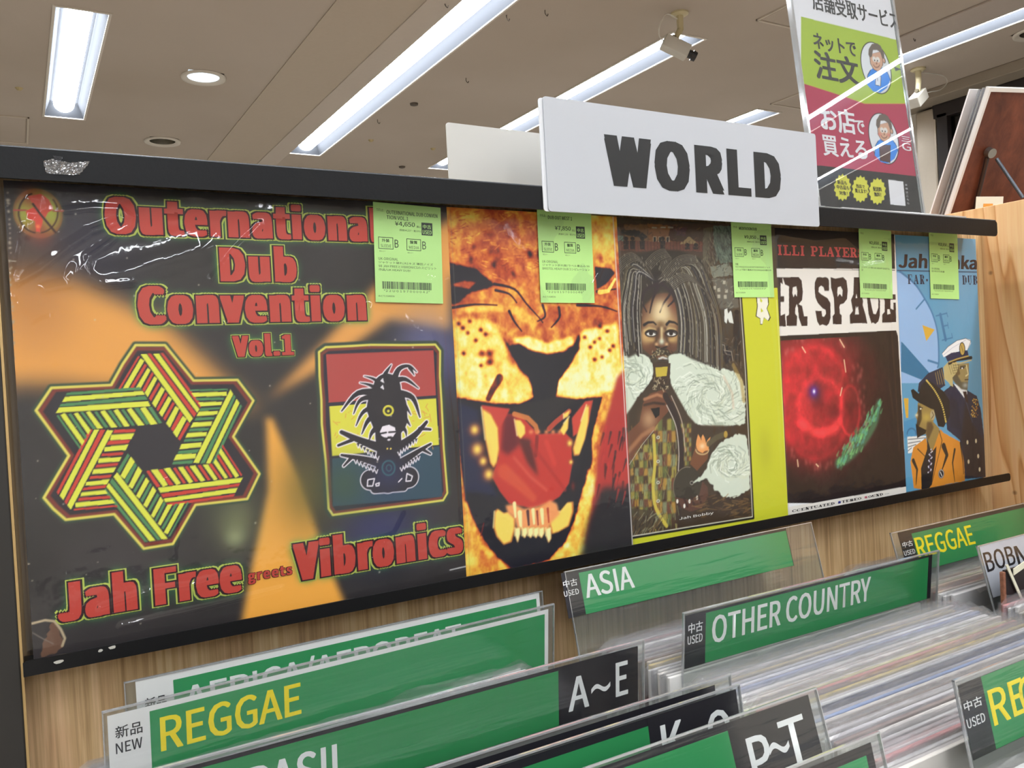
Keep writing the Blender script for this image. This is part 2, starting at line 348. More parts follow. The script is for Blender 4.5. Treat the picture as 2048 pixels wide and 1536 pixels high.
# security cameras
def bent(p, P, n=8): return curve_pts(P, n)
cream = mat('cream_plastic', (196, 186, 150), 0.45); grey = mat('grey_metal_case', (186, 182, 172), 0.5); blk = mat('black_plastic', (22, 22, 24), 0.35)
def oriented(c, d, up=(0, 0, 1)):
    d = np.array(d, float); d /= np.linalg.norm(d); x = np.cross(d, up); x /= np.linalg.norm(x); z = np.cross(x, d)
    return lambda v: np.array(c) + x * v[0] + d * v[1] + z * v[2]
def cctv(x, y, body_c, body_d, lens, label, cable):
    t = thing('security_camera', (x, y, HC), label, 'camera')
    MB().tube([(x, y, HC), (x, y, HC - 0.006), (x, y, HC - 0.012)], [0.032, 0.032, 0.022], 24).build('ceiling_mount', cream, t)
    MB().tube([(x, y, HC - 0.008), (x, y, HC - 0.06), (body_c[0], body_c[1], body_c[2] + 0.03)], [0.013, 0.012, 0.010], 12).build('arm', cream, t)
    MB().tube([(body_c[0] - 0.012, body_c[1], body_c[2] + 0.034), (body_c[0] + 0.012, body_c[1], body_c[2] + 0.034)], 0.009, 10).build('pivot', mat('dark_olive_metal', (96, 88, 66), 0.5), t)
    T = oriented(body_c, body_d)
    b = MB().box((-0.024, -0.05, -0.024), (0.024, 0.05, 0.024), 0.003, T=T).build('body', grey, t)
    if lens: MB().tube([T((0, 0.05, 0)), T((0, 0.066, 0)), T((0, 0.066, 0)), T((0, 0.082, 0))], [0.015, 0.015, 0.019, 0.017], 20).build('lens', blk, t)
    MB().tube(curve_pts(cable, 8), 0.0022, 6).build('cable', mat('white_cable', (206, 204, 196), 0.5), t)
c1 = np.array([2.125, 1.70, 2.432])
cctv(2.152, 1.70, c1, (0.75, -0.35, -0.42), True, 'ceiling camera with a black lens on a cream bracket above the lettered sign',
     [(2.145, 1.70, 2.535), (2.09, 1.70, 2.545), (2.055, 1.70, 2.50), (2.06, 1.71, 2.465), (2.09, 1.715, 2.452)])
c2 = np.array([3.59, 1.73, 2.425])
cctv(3.598, 1.73, c2, (-0.8, -0.1, -0.55), False, 'ceiling camera with a looped white cable just right of the poster',
     [(3.61, 1.73, 2.545), (3.70, 1.73, 2.572 - 0.02), (3.79, 1.73, 2.552), (3.815, 1.73, 2.525), (3.76, 1.73, 2.485), (3.68, 1.73, 2.465), (3.63, 1.73, 2.45)])

# ---------------------------------------------------------------- the record display rack
def wood_mat(name, c0, c1, c2, sx=260, knots=False):
    m = bpy.data.materials.new(name); m.use_nodes = True; nt = m.node_tree; N = nt.nodes; L = nt.links; b = N['Principled BSDF']
    tc = N.new('ShaderNodeTexCoord'); mp = N.new('ShaderNodeMapping'); mp.inputs['Scale'].default_value = (sx, sx, 5); L.new(tc.outputs['Object'], mp.inputs[0])
    n1 = N.new('ShaderNodeTexNoise'); n1.inputs['Scale'].default_value = 1.0; n1.inputs['Detail'].default_value = 5; n1.inputs['Roughness'].default_value = 0.65; n1.inputs['Distortion'].default_value = 0.4; L.new(mp.outputs[0], n1.inputs['Vector'])
    mp2 = N.new('ShaderNodeMapping'); mp2.inputs['Scale'].default_value = (26, 26, 7); L.new(tc.outputs['Object'], mp2.inputs[0])
    n2 = N.new('ShaderNodeTexNoise'); n2.inputs['Scale'].default_value = 1.0; n2.inputs['Detail'].default_value = 3; L.new(mp2.outputs[0], n2.inputs['Vector'])
    r = N.new('ShaderNodeValToRGB'); r.color_ramp.elements[0].position = 0.25; r.color_ramp.elements[0].color = rgb(*c0); r.color_ramp.elements[1].position = 0.78; r.color_ramp.elements[1].color = rgb(*c2)
    e = r.color_ramp.elements.new(0.48); e.color = rgb(*c1); L.new(n1.outputs['Fac'], r.inputs[0])
    mx = N.new('ShaderNodeMixRGB'); mx.blend_type = 'OVERLAY'; mx.inputs[0].default_value = 0.55; L.new(r.outputs[0], mx.inputs[1]); L.new(n2.outputs['Fac'], mx.inputs[2])
    L.new(mx.outputs[0], b.inputs['Base Color']); b.inputs['Roughness'].default_value = 0.42; b.inputs['Specular IOR Level'].default_value = 0.35
    bp = N.new('ShaderNodeBump'); bp.inputs['Strength'].default_value = 0.12; bp.inputs['Distance'].default_value = 0.001; L.new(n1.outputs['Fac'], bp.inputs['Height']); L.new(bp.outputs[0], b.inputs['Normal'])
    return m
MWOOD = wood_mat('oak_laminate', (150, 120, 82), (198, 166, 122), (230, 202, 160))
MRAIL = mat('black_rail_enamel', (13, 14, 17), 0.4, spec=0.2, bump=(400, 0.04)); MRAIL2 = mat('black_lip', (14, 14, 16), 0.35, spec=0.3, bump=(300, 0.04))
rack = thing('record_display_rack', (0.5, 0.03, 0.0), 'wood-grain record display rack with black rails above and below the record sleeves', 'display rack')
MB().box((-0.0165, 0.031, 0.0), (1.131, 0.05, 1.4538), 0.0008).build('back_panel', MWOOD, rack)
MB().box((-0.4, -0.0005, 0.0), (-0.0075, 0.0305, 1.4348), 0.001).build('side_post', mat('black_side_post', (34, 31, 28), 0.5, bump=(200, 0.03)), rack)
MB().box((-0.0074, 0.0005, 0.0), (-0.0058, 0.0305, 1.4345)).build('edge_strip', mat('brass_edge', (190, 160, 110), 0.35, metal=0.6), rack, label='thin brass-coloured edge strip')
# upper rail: channel with a front lip and rounded right end
pf = [(-0.45, 1.4352), (1.0775, 1.4352), (1.0800, 1.4366), (1.0815, 1.4395), (1.0815, 1.4515), (1.080, 1.4535), (1.078, 1.4544), (-0.45, 1.4544)]
up = MB().prism(pf, 0.0022, lambda u, v, d: np.array([u, -0.0165 - d, v])).build('upper_rail', MRAIL, rack)
MB().box((-0.45, -0.0187, 1.4545), (1.079, 0.0305, 1.4557), 0.0004).build('rail_top', mat('rail_top_edge', (88, 92, 98), 0.22, metal=0.3), up)
MB().box((-0.45, -0.0163, 1.4385), (1.06, 0.0305, 1.4535)).build('channel_filler', mat('channel_dark', (10, 10, 11), 0.6), up) if False else None
pl_ = [(-0.0060, 1.1224), (1.0935, 1.1224), (1.0955, 1.1240), (1.0960, 1.1270), (1.0950, 1.1310), (1.0925, 1.1322), (-0.0040, 1.1322), (-0.0060, 1.1310)]
lo = MB().prism(pl_, 0.0016, lambda u, v, d: np.array([u, -0.0124 - d, v])).build('lower_rail', MRAIL2, rack)
MB().box((-0.0055, -0.0124, 1.1222), (1.0935, 0.0308, 1.1236)).build('shelf', MRAIL2, lo)
for (u, v, s) in ((0.014, 1.1280, 0.0026), (0.045, 1.1307, 0.0020), (0.038, 1.1300, 0.0012)):
    q = [(u + s * (1 + 0.3 * RNG.rand()) * cos(a), v + 0.0007 * (1 + RNG.rand()) * sin(a)) for a in np.linspace(0, 2 * pi, 10)[:-1]]
    MB().prism(q, 0.0001, lambda u, v, d: np.array([u, -0.0141 - d, v])).build('paint_chip', mat('chip_grey', (170, 168, 160), 0.5), lo)
# crinkled clear tape on the rail
tp = thing('adhesive_tape', (0.034, -0.0189, 1.4445), 'crumpled silvery scrap of clear tape stuck to the upper black rail', 'tape')
def tape(poly, nm):
    poly = [at(x, y, 1, -0.0189) for x, y in poly]; P = np.array(poly)[:, [0, 2]]; u0, v0 = P.min(0); u1, v1 = P.max(0); nx, ny = 46, 20; V = []; keep = []
    from mathutils.geometry import intersect_point_tri_2d
    for j in range(ny):
        for i in range(nx):
            u = u0 + (u1 - u0) * i / (nx - 1); v = v0 + (v1 - v0) * j / (ny - 1); V.append((u, -0.0191 - 0.0007 * RNG.rand(), v))
            n = len(P); ins = False
            for a in range(n):
                (xa, ya), (xb, yb) = P[a], P[(a + 1) % n]
                if (ya > v) != (yb > v) and u < (xb - xa) * (v - ya) / (yb - ya) + xa: ins = not ins
            keep.append(ins)
    Fc = [(j * nx + i, j * nx + i + 1, (j + 1) * nx + i + 1, (j + 1) * nx + i) for j in range(ny - 1) for i in range(nx - 1) if keep[j * nx + i] and keep[(j + 1) * nx + i + 1]]
    mesh(nm, V, Fc, clear('crumpled_tape', (225, 228, 235), 0.22, 0.30), tp)
tape([(85, 322), (106, 318), (140, 325), (181, 322), (172, 335), (157, 351), (92, 349)], 'tape_strip')
tape([(106, 311), (126, 314), (122, 323), (108, 322)], 'tape_shred')
# plywood partition at the right, standing square to the rack
def ply_mat():
    m = bpy.data.materials.new('plywood'); m.use_nodes = True; nt = m.node_tree; N = nt.nodes; L = nt.links; b = N['Principled BSDF']
    tc = N.new('ShaderNodeTexCoord'); mp = N.new('ShaderNodeMapping'); mp.inputs['Scale'].default_value = (1, 8.5, 0.8); L.new(tc.outputs['Object'], mp.inputs[0])
    n = N.new('ShaderNodeTexNoise'); n.inputs['Scale'].default_value = 1.6; n.inputs['Detail'].default_value = 2.0; n.inputs['Distortion'].default_value = 0.5; L.new(mp.outputs[0], n.inputs['Vector'])
    mu = N.new('ShaderNodeMath'); mu.operation = 'MULTIPLY'; mu.inputs[1].default_value = 10.0; L.new(n.outputs['Fac'], mu.inputs[0])
    fr = N.new('ShaderNodeMath'); fr.operation = 'FRACT'; L.new(mu.outputs[0], fr.inputs[0])
    r = N.new('ShaderNodeValToRGB'); E_ = r.color_ramp.elements; E_[0].position = 0.0; E_[0].color = rgb(232, 188, 136); E_[1].position = 1.0; E_[1].color = rgb(229, 183, 130)
    for p, c in ((0.55, (228, 182, 128)), (0.8, (212, 158, 102)), (0.9, (196, 136, 80)), (0.96, (226, 176, 120))): e = E_.new(p); e.color = rgb(*c)
    L.new(fr.outputs[0], r.inputs[0])
    mp2 = N.new('ShaderNodeMapping'); mp2.inputs['Scale'].default_value = (300, 300, 12); L.new(tc.outputs['Object'], mp2.inputs[0])
    n2 = N.new('ShaderNodeTexNoise'); n2.inputs['Scale'].default_value = 1.0; n2.inputs['Detail'].default_value = 3; L.new(mp2.outputs[0], n2.inputs['Vector'])
    mx = N.new('ShaderNodeMixRGB'); mx.blend_type = 'OVERLAY'; mx.inputs[0].default_value = 0.22; L.new(r.outputs[0], mx.inputs[1]); L.new(n2.outputs['Fac'], mx.inputs[2])
    v = N.new('ShaderNodeTexVoronoi'); v.inputs['Scale'].default_value = 26; L.new(tc.outputs['Object'], v.inputs['Vector'])
    r2 = N.new('ShaderNodeValToRGB'); r2.color_ramp.elements[0].position = 0.03; r2.color_ramp.elements[0].color = (0.12, 0.08, 0.05, 1); r2.color_ramp.elements[1].position = 0.1; r2.color_ramp.elements[1].color = (1, 1, 1, 1)
    L.new(v.outputs['Distance'], r2.inputs[0]); mm = N.new('ShaderNodeMixRGB'); mm.blend_type = 'MULTIPLY'; mm.inputs[0].default_value = 0.6; L.new(mx.outputs[0], mm.inputs[1]); L.new(r2.outputs[0], mm.inputs[2])
    L.new(mm.outputs[0], b.inputs['Base Color']); b.inputs['Roughness'].default_value = 0.6; return m
pw = thing('plywood_partition', (1.14, 0.0, 0.0), 'bare knotted plywood partition at the right end of the rack', 'partition')
MB().box((1.134, -0.5, 0.0), (1.149, 0.7, 1.4836), 0.0008).build('plywood_sheet', ply_mat(), pw)

# ---------------------------------------------------------------- printed artwork: painted into vertex colours of a fine sheet
def vnoise(h, w, cells, seed, oct=4, rough=0.55):
    r = np.random.RandomState(seed); out = np.zeros((h, w)); amp = 1.0; tot = 0
    for o in range(oct):
        cy, cx = max(2, int(cells[1] * 2 ** o)), max(2, int(cells[0] * 2 ** o)); g = r.rand(cy + 1, cx + 1)
        y = np.linspace(0, cy - 1e-6, h); x = np.linspace(0, cx - 1e-6, w); yi = y.astype(int); xi = x.astype(int)
        fy = y - yi; fx = x - xi; fy = (fy * fy * (3 - 2 * fy))[:, None]; fx = (fx * fx * (3 - 2 * fx))[None]
        a = g[yi][:, xi]; b = g[yi][:, xi + 1]; c = g[yi + 1][:, xi]; d = g[yi + 1][:, xi + 1]
        out += amp * ((a * (1 - fx) + b * fx) * (1 - fy) + (c * (1 - fx) + d * fx) * fy); tot += amp; amp *= rough
    return out / tot
def blur(a, r):
    r = int(max(1, r))
    for _ in range(2):
        for ax in (0, 1):
            p = np.pad(a, [(r, r) if i == ax else (0, 0) for i in range(a.ndim)], mode='edge'); c = np.cumsum(p, ax)
            z = np.zeros_like(np.take(c, [0], ax)); c = np.concatenate([z, c], ax); n = a.shape[ax]
            a = (np.take(c, np.arange(2 * r + 1, 2 * r + 1 + n), ax) - np.take(c, np.arange(0, n), ax)) / (2 * r + 1)
    return a
class Art:
    def __init__(s, pl, box, nx, ny, bg):
        s.pl = pl; s.box = box; s.nx, s.ny = nx, ny; s.W, s.H = nx * 2, ny * 2
        s.a = np.zeros((s.H, s.W, 3), np.float32) + np.array(bg, np.float32); s.c = (0, 0, 1)
    def crop(s, ox=0, oy=0, k=1): s.c = (ox, oy, k)
    def P(s, pts):
        p = np.atleast_2d(np.array(pts, float)) * s.c[2] + [s.c[0], s.c[1]]; q = s.pl.uvs(p); u0, v0, u1, v1 = s.box
        return np.stack([(q[:, 0] - u0) / (u1 - u0) * s.W, (v1 - q[:, 1]) / (v1 - v0) * s.H], 1)
    def k(s, p):                                     # array pixels per picture unit around p
        a = s.P([p, (p[0], p[1] + 10)]); return np.hypot(*(a[1] - a[0])) / 10
    def k2(s, p):                                    # the same, apart along both sides (the sheet is seen at a slant)
        a = s.P([p, (p[0] + 10, p[1]), (p[0], p[1] + 10)]); return abs(a[1][0] - a[0][0]) / 10, abs(a[2][1] - a[0][1]) / 10
    def win(s, q, pad):
        x0, y0 = np.floor(q.min(0) - pad).astype(int); x1, y1 = np.ceil(q.max(0) + pad).astype(int) + 1
        x0, y0, x1, y1 = max(x0, 0), max(y0, 0), min(x1, s.W), min(y1, s.H)
        if x1 <= x0 or y1 <= y0: return None
        Y, X = np.mgrid[y0:y1, x0:x1]; return slice(y0, y1), slice(x0, x1), X + 0.5, Y + 0.5
    def put(s, wn, m, col, al=1.0):
        m = (m * al)[..., None].astype(np.float32); col = np.asarray(col, np.float32); s.a[wn[0], wn[1]] = s.a[wn[0], wn[1]] * (1 - m) + col * m
    def mask_poly(s, q, soft=0):
        pad = soft * 3 + 1; wn = s.win(q, pad)
        if wn is None: return None, None
        X, Y = wn[2], wn[3]; m = np.zeros(X.shape, bool); n = len(q)
        for i in range(n):
            xa, ya = q[i]; xb, yb = q[(i + 1) % n]
            if ya == yb: continue
            m ^= ((ya > Y) != (yb > Y)) & (X < (xb - xa) * (Y - ya) / (yb - ya) + xa)
        m = m.astype(float)
        if soft: m = blur(m, soft)
        return wn, m
    def poly(s, pts, col, al=1.0, soft=0, jag=0):
        q = s.P(pts)
        if jag:
            out = []
            for i in range(len(q)):
                a, b = q[i], q[(i + 1) % len(q)]; n = max(1, int(np.hypot(*(b - a)) / 7))
                for t in range(n): out.append(a + (b - a) * t / n + RNG.randn(2) * jag)
            q = np.array(out)
        wn, m = s.mask_poly(q, soft)
        if wn is not None: s.put(wn, m, col, al)
    def line(s, pts, w, col, al=1.0, w1=None, soft=1.0, closed=False, smooth=0):
        if smooth: pts = [tuple(p) for p in curve_pts(pts, smooth)]
        if closed: pts = list(pts) + [pts[0]]
        kk = s.k(pts[0]); q = s.P(pts); w0 = w * kk / 2; w1 = w0 if w1 is None else w1 * kk / 2; wn = s.win(q, max(w0, w1) + 3 * soft)
        if wn is None: return
        X, Y = wn[2], wn[3]; best = np.full(X.shape, -1e9); L = np.r_[0, np.cumsum(np.hypot(*np.diff(q, axis=0).T))]; tot = max(L[-1], 1e-6)
        for i in range(len(q) - 1):
            d = q[i + 1] - q[i]; l2 = d @ d + 1e-9; t = np.clip(((X - q[i][0]) * d[0] + (Y - q[i][1]) * d[1]) / l2, 0, 1)
            dist = np.hypot(X - q[i][0] - t * d[0], Y - q[i][1] - t * d[1]); ww = w0 + (w1 - w0) * (L[i] + t * np.sqrt(l2)) / tot
            best = np.maximum(best, ww - dist)
        s.put(wn, np.clip(best / soft + 0.5, 0, 1), col, al)
    def blob(s, c, r, col, al=1.0, ry=None, power=2):
        kx, ky = s.k2(c); q = s.P([c]); rx = r * kx; ry = (ry or r) * ky; wn = s.win(q, max(rx, ry) * 2.2)
        if wn is None: return
        d = ((wn[2] - q[0][0]) / rx) ** 2 + ((wn[3] - q[0][1]) / ry) ** 2; s.put(wn, np.exp(-d ** (power / 2)), col, al)
    def disc(s, c, r, col, al=1.0, ry=None):
        kx, ky = s.k2(c); q = s.P([c]); rx = r * kx; ry = (ry or r) * ky; wn = s.win(q, max(rx, ry) + 2)
        if wn is None: return
        d = np.sqrt(((wn[2] - q[0][0]) / rx) ** 2 + ((wn[3] - q[0][1]) / ry) ** 2); s.put(wn, np.clip((1 - d) * min(rx, ry) + .5, 0, 1), col, al)
    def ring(s, c, rx, ry, w, col, al=1.0, soft=2, a0=0, a1=360):
        P = [(c[0] + rx * cos(radians(t)), c[1] + ry * sin(radians(t))) for t in np.linspace(a0, a1, 40)]; s.line(P, w, col, al, soft=soft)
    def glow(s, tris, r, col, al):
        m = np.zeros((s.H, s.W)); u0, v0, u1, v1 = s.box
        Q = np.stack([(tris[..., 0] - u0) / (u1 - u0) * s.W, (v1 - tris[..., 1]) / (v1 - v0) * s.H], -1)
        for q in Q:
            wn = s.win(q, 1)
            if wn is None: continue
            X, Y = wn[2], wn[3]; e = []
            for i in range(3):
                a, b = q[i], q[(i + 1) % 3]; e.append((b[0] - a[0]) * (Y - a[1]) - (b[1] - a[1]) * (X - a[0]))
            ins = ((e[0] >= 0) & (e[1] >= 0) & (e[2] >= 0)) | ((e[0] <= 0) & (e[1] <= 0) & (e[2] <= 0)); m[wn[0], wn[1]] = np.maximum(m[wn[0], wn[1]], ins)
        m = np.clip(blur(m, r) * 1.8, 0, 1) * al; s.a = s.a * (1 - m[..., None]) + np.array(col, np.float32) * m[..., None]
    def grain(s, amp, cells, seed): s.a += ((vnoise(s.H, s.W, cells, seed) - 0.5) * 2 * amp)[..., None]
    def sheet(s, name, parent, m, d=0.0, gain=1.14):
        a = np.clip(s.a, 0, 255); a = lin(a.astype(float) + 1.01e-3 if a.max() > 1 else a * 255) * gain
        a = np.clip(a, 0, 0.93)
        u0, v0, u1, v1 = s.box; nx, ny = s.nx + 1, s.ny + 1
        p = np.pad(a, ((1, 1), (1, 1), (0, 0)), mode='edge')
        vc = (p[0::2, 0::2] + p[1::2, 0::2] + p[0::2, 1::2] + p[1::2, 1::2])[:ny, :nx] / 4
        uu, vv = np.meshgrid(np.linspace(u0, u1, nx), np.linspace(v1, v0, ny)); P = s.pl.pts(np.stack([uu.ravel(), vv.ravel()], 1), d)
        f = grid_faces(nx, ny)[:, ::-1]
        return mesh(name, P, f, m, parent, colors=vc.reshape(-1, 3))
# slab-serif capitals as strokes: T thick, t thin
def _sl(*a): return [('t', x0, y, x1, y) for x0, x1, y in a]
SERIF = {
 'I': [('T', .5, 0, .5, 1)] + _sl((.15, .85, 0), (.15, .85, 1)),
 'L': [('T', .32, 0, .32, 1), ('t', .93, 0, .93, .3)] + _sl((.05, .95, 0), (.05, .6, 1)),
 'P': [('T', .3, 0, .3, 1), ('T', .84, .9, .84, .6), ('t', .7, 1, .86, .9), ('t', .86, .6, .7, .48), ('t', .3, .48, .7, .48)] + _sl((.05, .7, 1), (.05, .58, 0)),
 'A': [('t', .12, 0, .5, 1), ('T', .5, 1, .84, 0), ('t', .27, .33, .7, .33)] + _sl((0, .3, 0), (.62, 1, 0)),
 'Y': [('T', .2, 1, .52, .45), ('t', .85, 1, .52, .45), ('T', .52, .45, .52, 0)] + _sl((.02, .42, 1), (.66, 1, 1), (.28, .76, 0)),
 'E': [('T', .3, 0, .3, 1), ('t', .92, 1, .92, .74), ('t', .94, 0, .94, .28), ('t', .3, .5, .66, .5), ('t', .66, .38, .66, .62)] + _sl((.05, .92, 1), (.05, .94, 0)),
 'F': [('T', .3, 0, .3, 1), ('t', .92, 1, .92, .74), ('t', .3, .5, .66, .5), ('t', .66, .38, .66, .62)] + _sl((.05, .92, 1), (.05, .58, 0)),
 'C': [('T', .16, .78, .16, .22), ('t', .16, .78, .4, 1), ('t', .4, 1, .72, 1), ('t', .72, 1, .9, .8), ('t', .9, 1, .9, .68), ('t', .16, .22, .4, 0), ('t', .4, 0, .72, 0), ('t', .72, 0, .92, .24)],
 'D': [('T', .28, 0, .28, 1), ('T', .84, .78, .84, .22), ('t', .6, 1, .84, .78), ('t', .6, 0, .84, .22)] + _sl((.04, .6, 1), (.04, .6, 0)),
 'O': [('T', .15, .76, .15, .24), ('T', .85, .76, .85, .24), ('t', .15, .76, .36, 1), ('t', .36, 1, .64, 1), ('t', .64, 1, .85, .76), ('t', .15, .24, .36, 0), ('t', .36, 0, .64, 0), ('t', .64, 0, .85, .24)],
 'N': [('t', .2, 0, .2, 1), ('T', .22, 1, .8, 0), ('t', .82, 0, .82, 1)] + _sl((0, .36, 1), (.02, .4, 0), (.64, 1, 1)),
 'T': [('T', .5, 0, .5, 1), ('t', .06, 1, .06, .72), ('t', .94, 1, .94, .72)] + _sl((.06, .94, 1), (.25, .75, 0)),
 'U': [('T', .22, 1, .22, .24), ('t', .22, .24, .42, 0), ('t', .42, 0, .62, 0), ('t', .62, 0, .8, .24), ('t', .8, .24, .8, 1)] + _sl((.02, .44, 1), (.62, .98, 1)),
 'R': [('T', .3, 0, .3, 1), ('T', .8, .9, .8, .62), ('t', .66, 1, .82, .9), ('t', .82, .62, .66, .5), ('t', .3, .5, .66, .5), ('T', .58, .5, .84, 0)] + _sl((.05, .68, 1), (.05, .52, 0), (.74, 1, 0)),
 'B': [('T', .28, 0, .28, 1), ('T', .78, .9, .78, .64), ('t', .64, 1, .8, .9), ('t', .8, .64, .64, .52), ('t', .28, .52, .66, .52), ('T', .86, .4, .86, .14), ('t', .66, .52, .88, .4), ('t', .88, .14, .66, 0)] + _sl((.04, .66, 1), (.04, .66, 0)),
 'S': [('t', .84, 1, .84, .7), ('t', .84, .78, .64, 1), ('t', .64, 1, .36, 1), ('t', .36, 1, .15, .8), ('T', .17, .76, .3, .58), ('T', .3, .58, .72, .42), ('T', .72, .42, .84, .24), ('t', .85, .2, .64, 0), ('t', .64, 0, .34, 0), ('t', .34, 0, .14, .24), ('t', .13, 0, .13, .32)],
 'H': [('T', .25, 0, .25, 1), ('T', .75, 0, .75, 1), ('t', .25, .5, .75, .5)] + _sl((.04, .46, 1), (.04, .46, 0), (.54, .96, 1), (.54, .96, 0)),
 '-': [('T', .2, .42, .8, .42)], ' ': []}
WID = {'I': .62, ' ': .6, '-': .6}
def serif_text(s, u0, v0, u1, v1, T=0.2, t=0.08, gap=0.12):
    ws = [WID.get(c, 1.0) for c in s]; tot = sum(ws) + gap * (len(s) - 1); k = (u1 - u0) / tot; h = v1 - v0; x = u0; V = []; Fc = []; n = 0; spans = []
    for c, w_ in zip(s, ws):
        n0 = len(Fc)
        for kd, a, b, c_, d in SERIF[c]:
            p = np.array([x + a * w_ * k, v0 + b * h]); q = np.array([x + c_ * w_ * k, v0 + d * h]); e = q - p; L = np.hypot(*e); e /= L
            th = (T * k if kd == 'T' else t * h) / 2
            p = p - e * th * .6 * (kd == 't'); q = q + e * th * .6 * (kd == 't'); m = np.array([-e[1], e[0]]) * th
            V += [np.append(w, 2e-5 * (n // 4 % 14)) for w in (p - m, q - m, q + m, p + m)]; Fc.append((n, n + 1, n + 2, n + 3)); n += 4
        spans.append((n0, len(Fc))); x += (w_ + gap) * k
    return np.array(V), Fc, spans

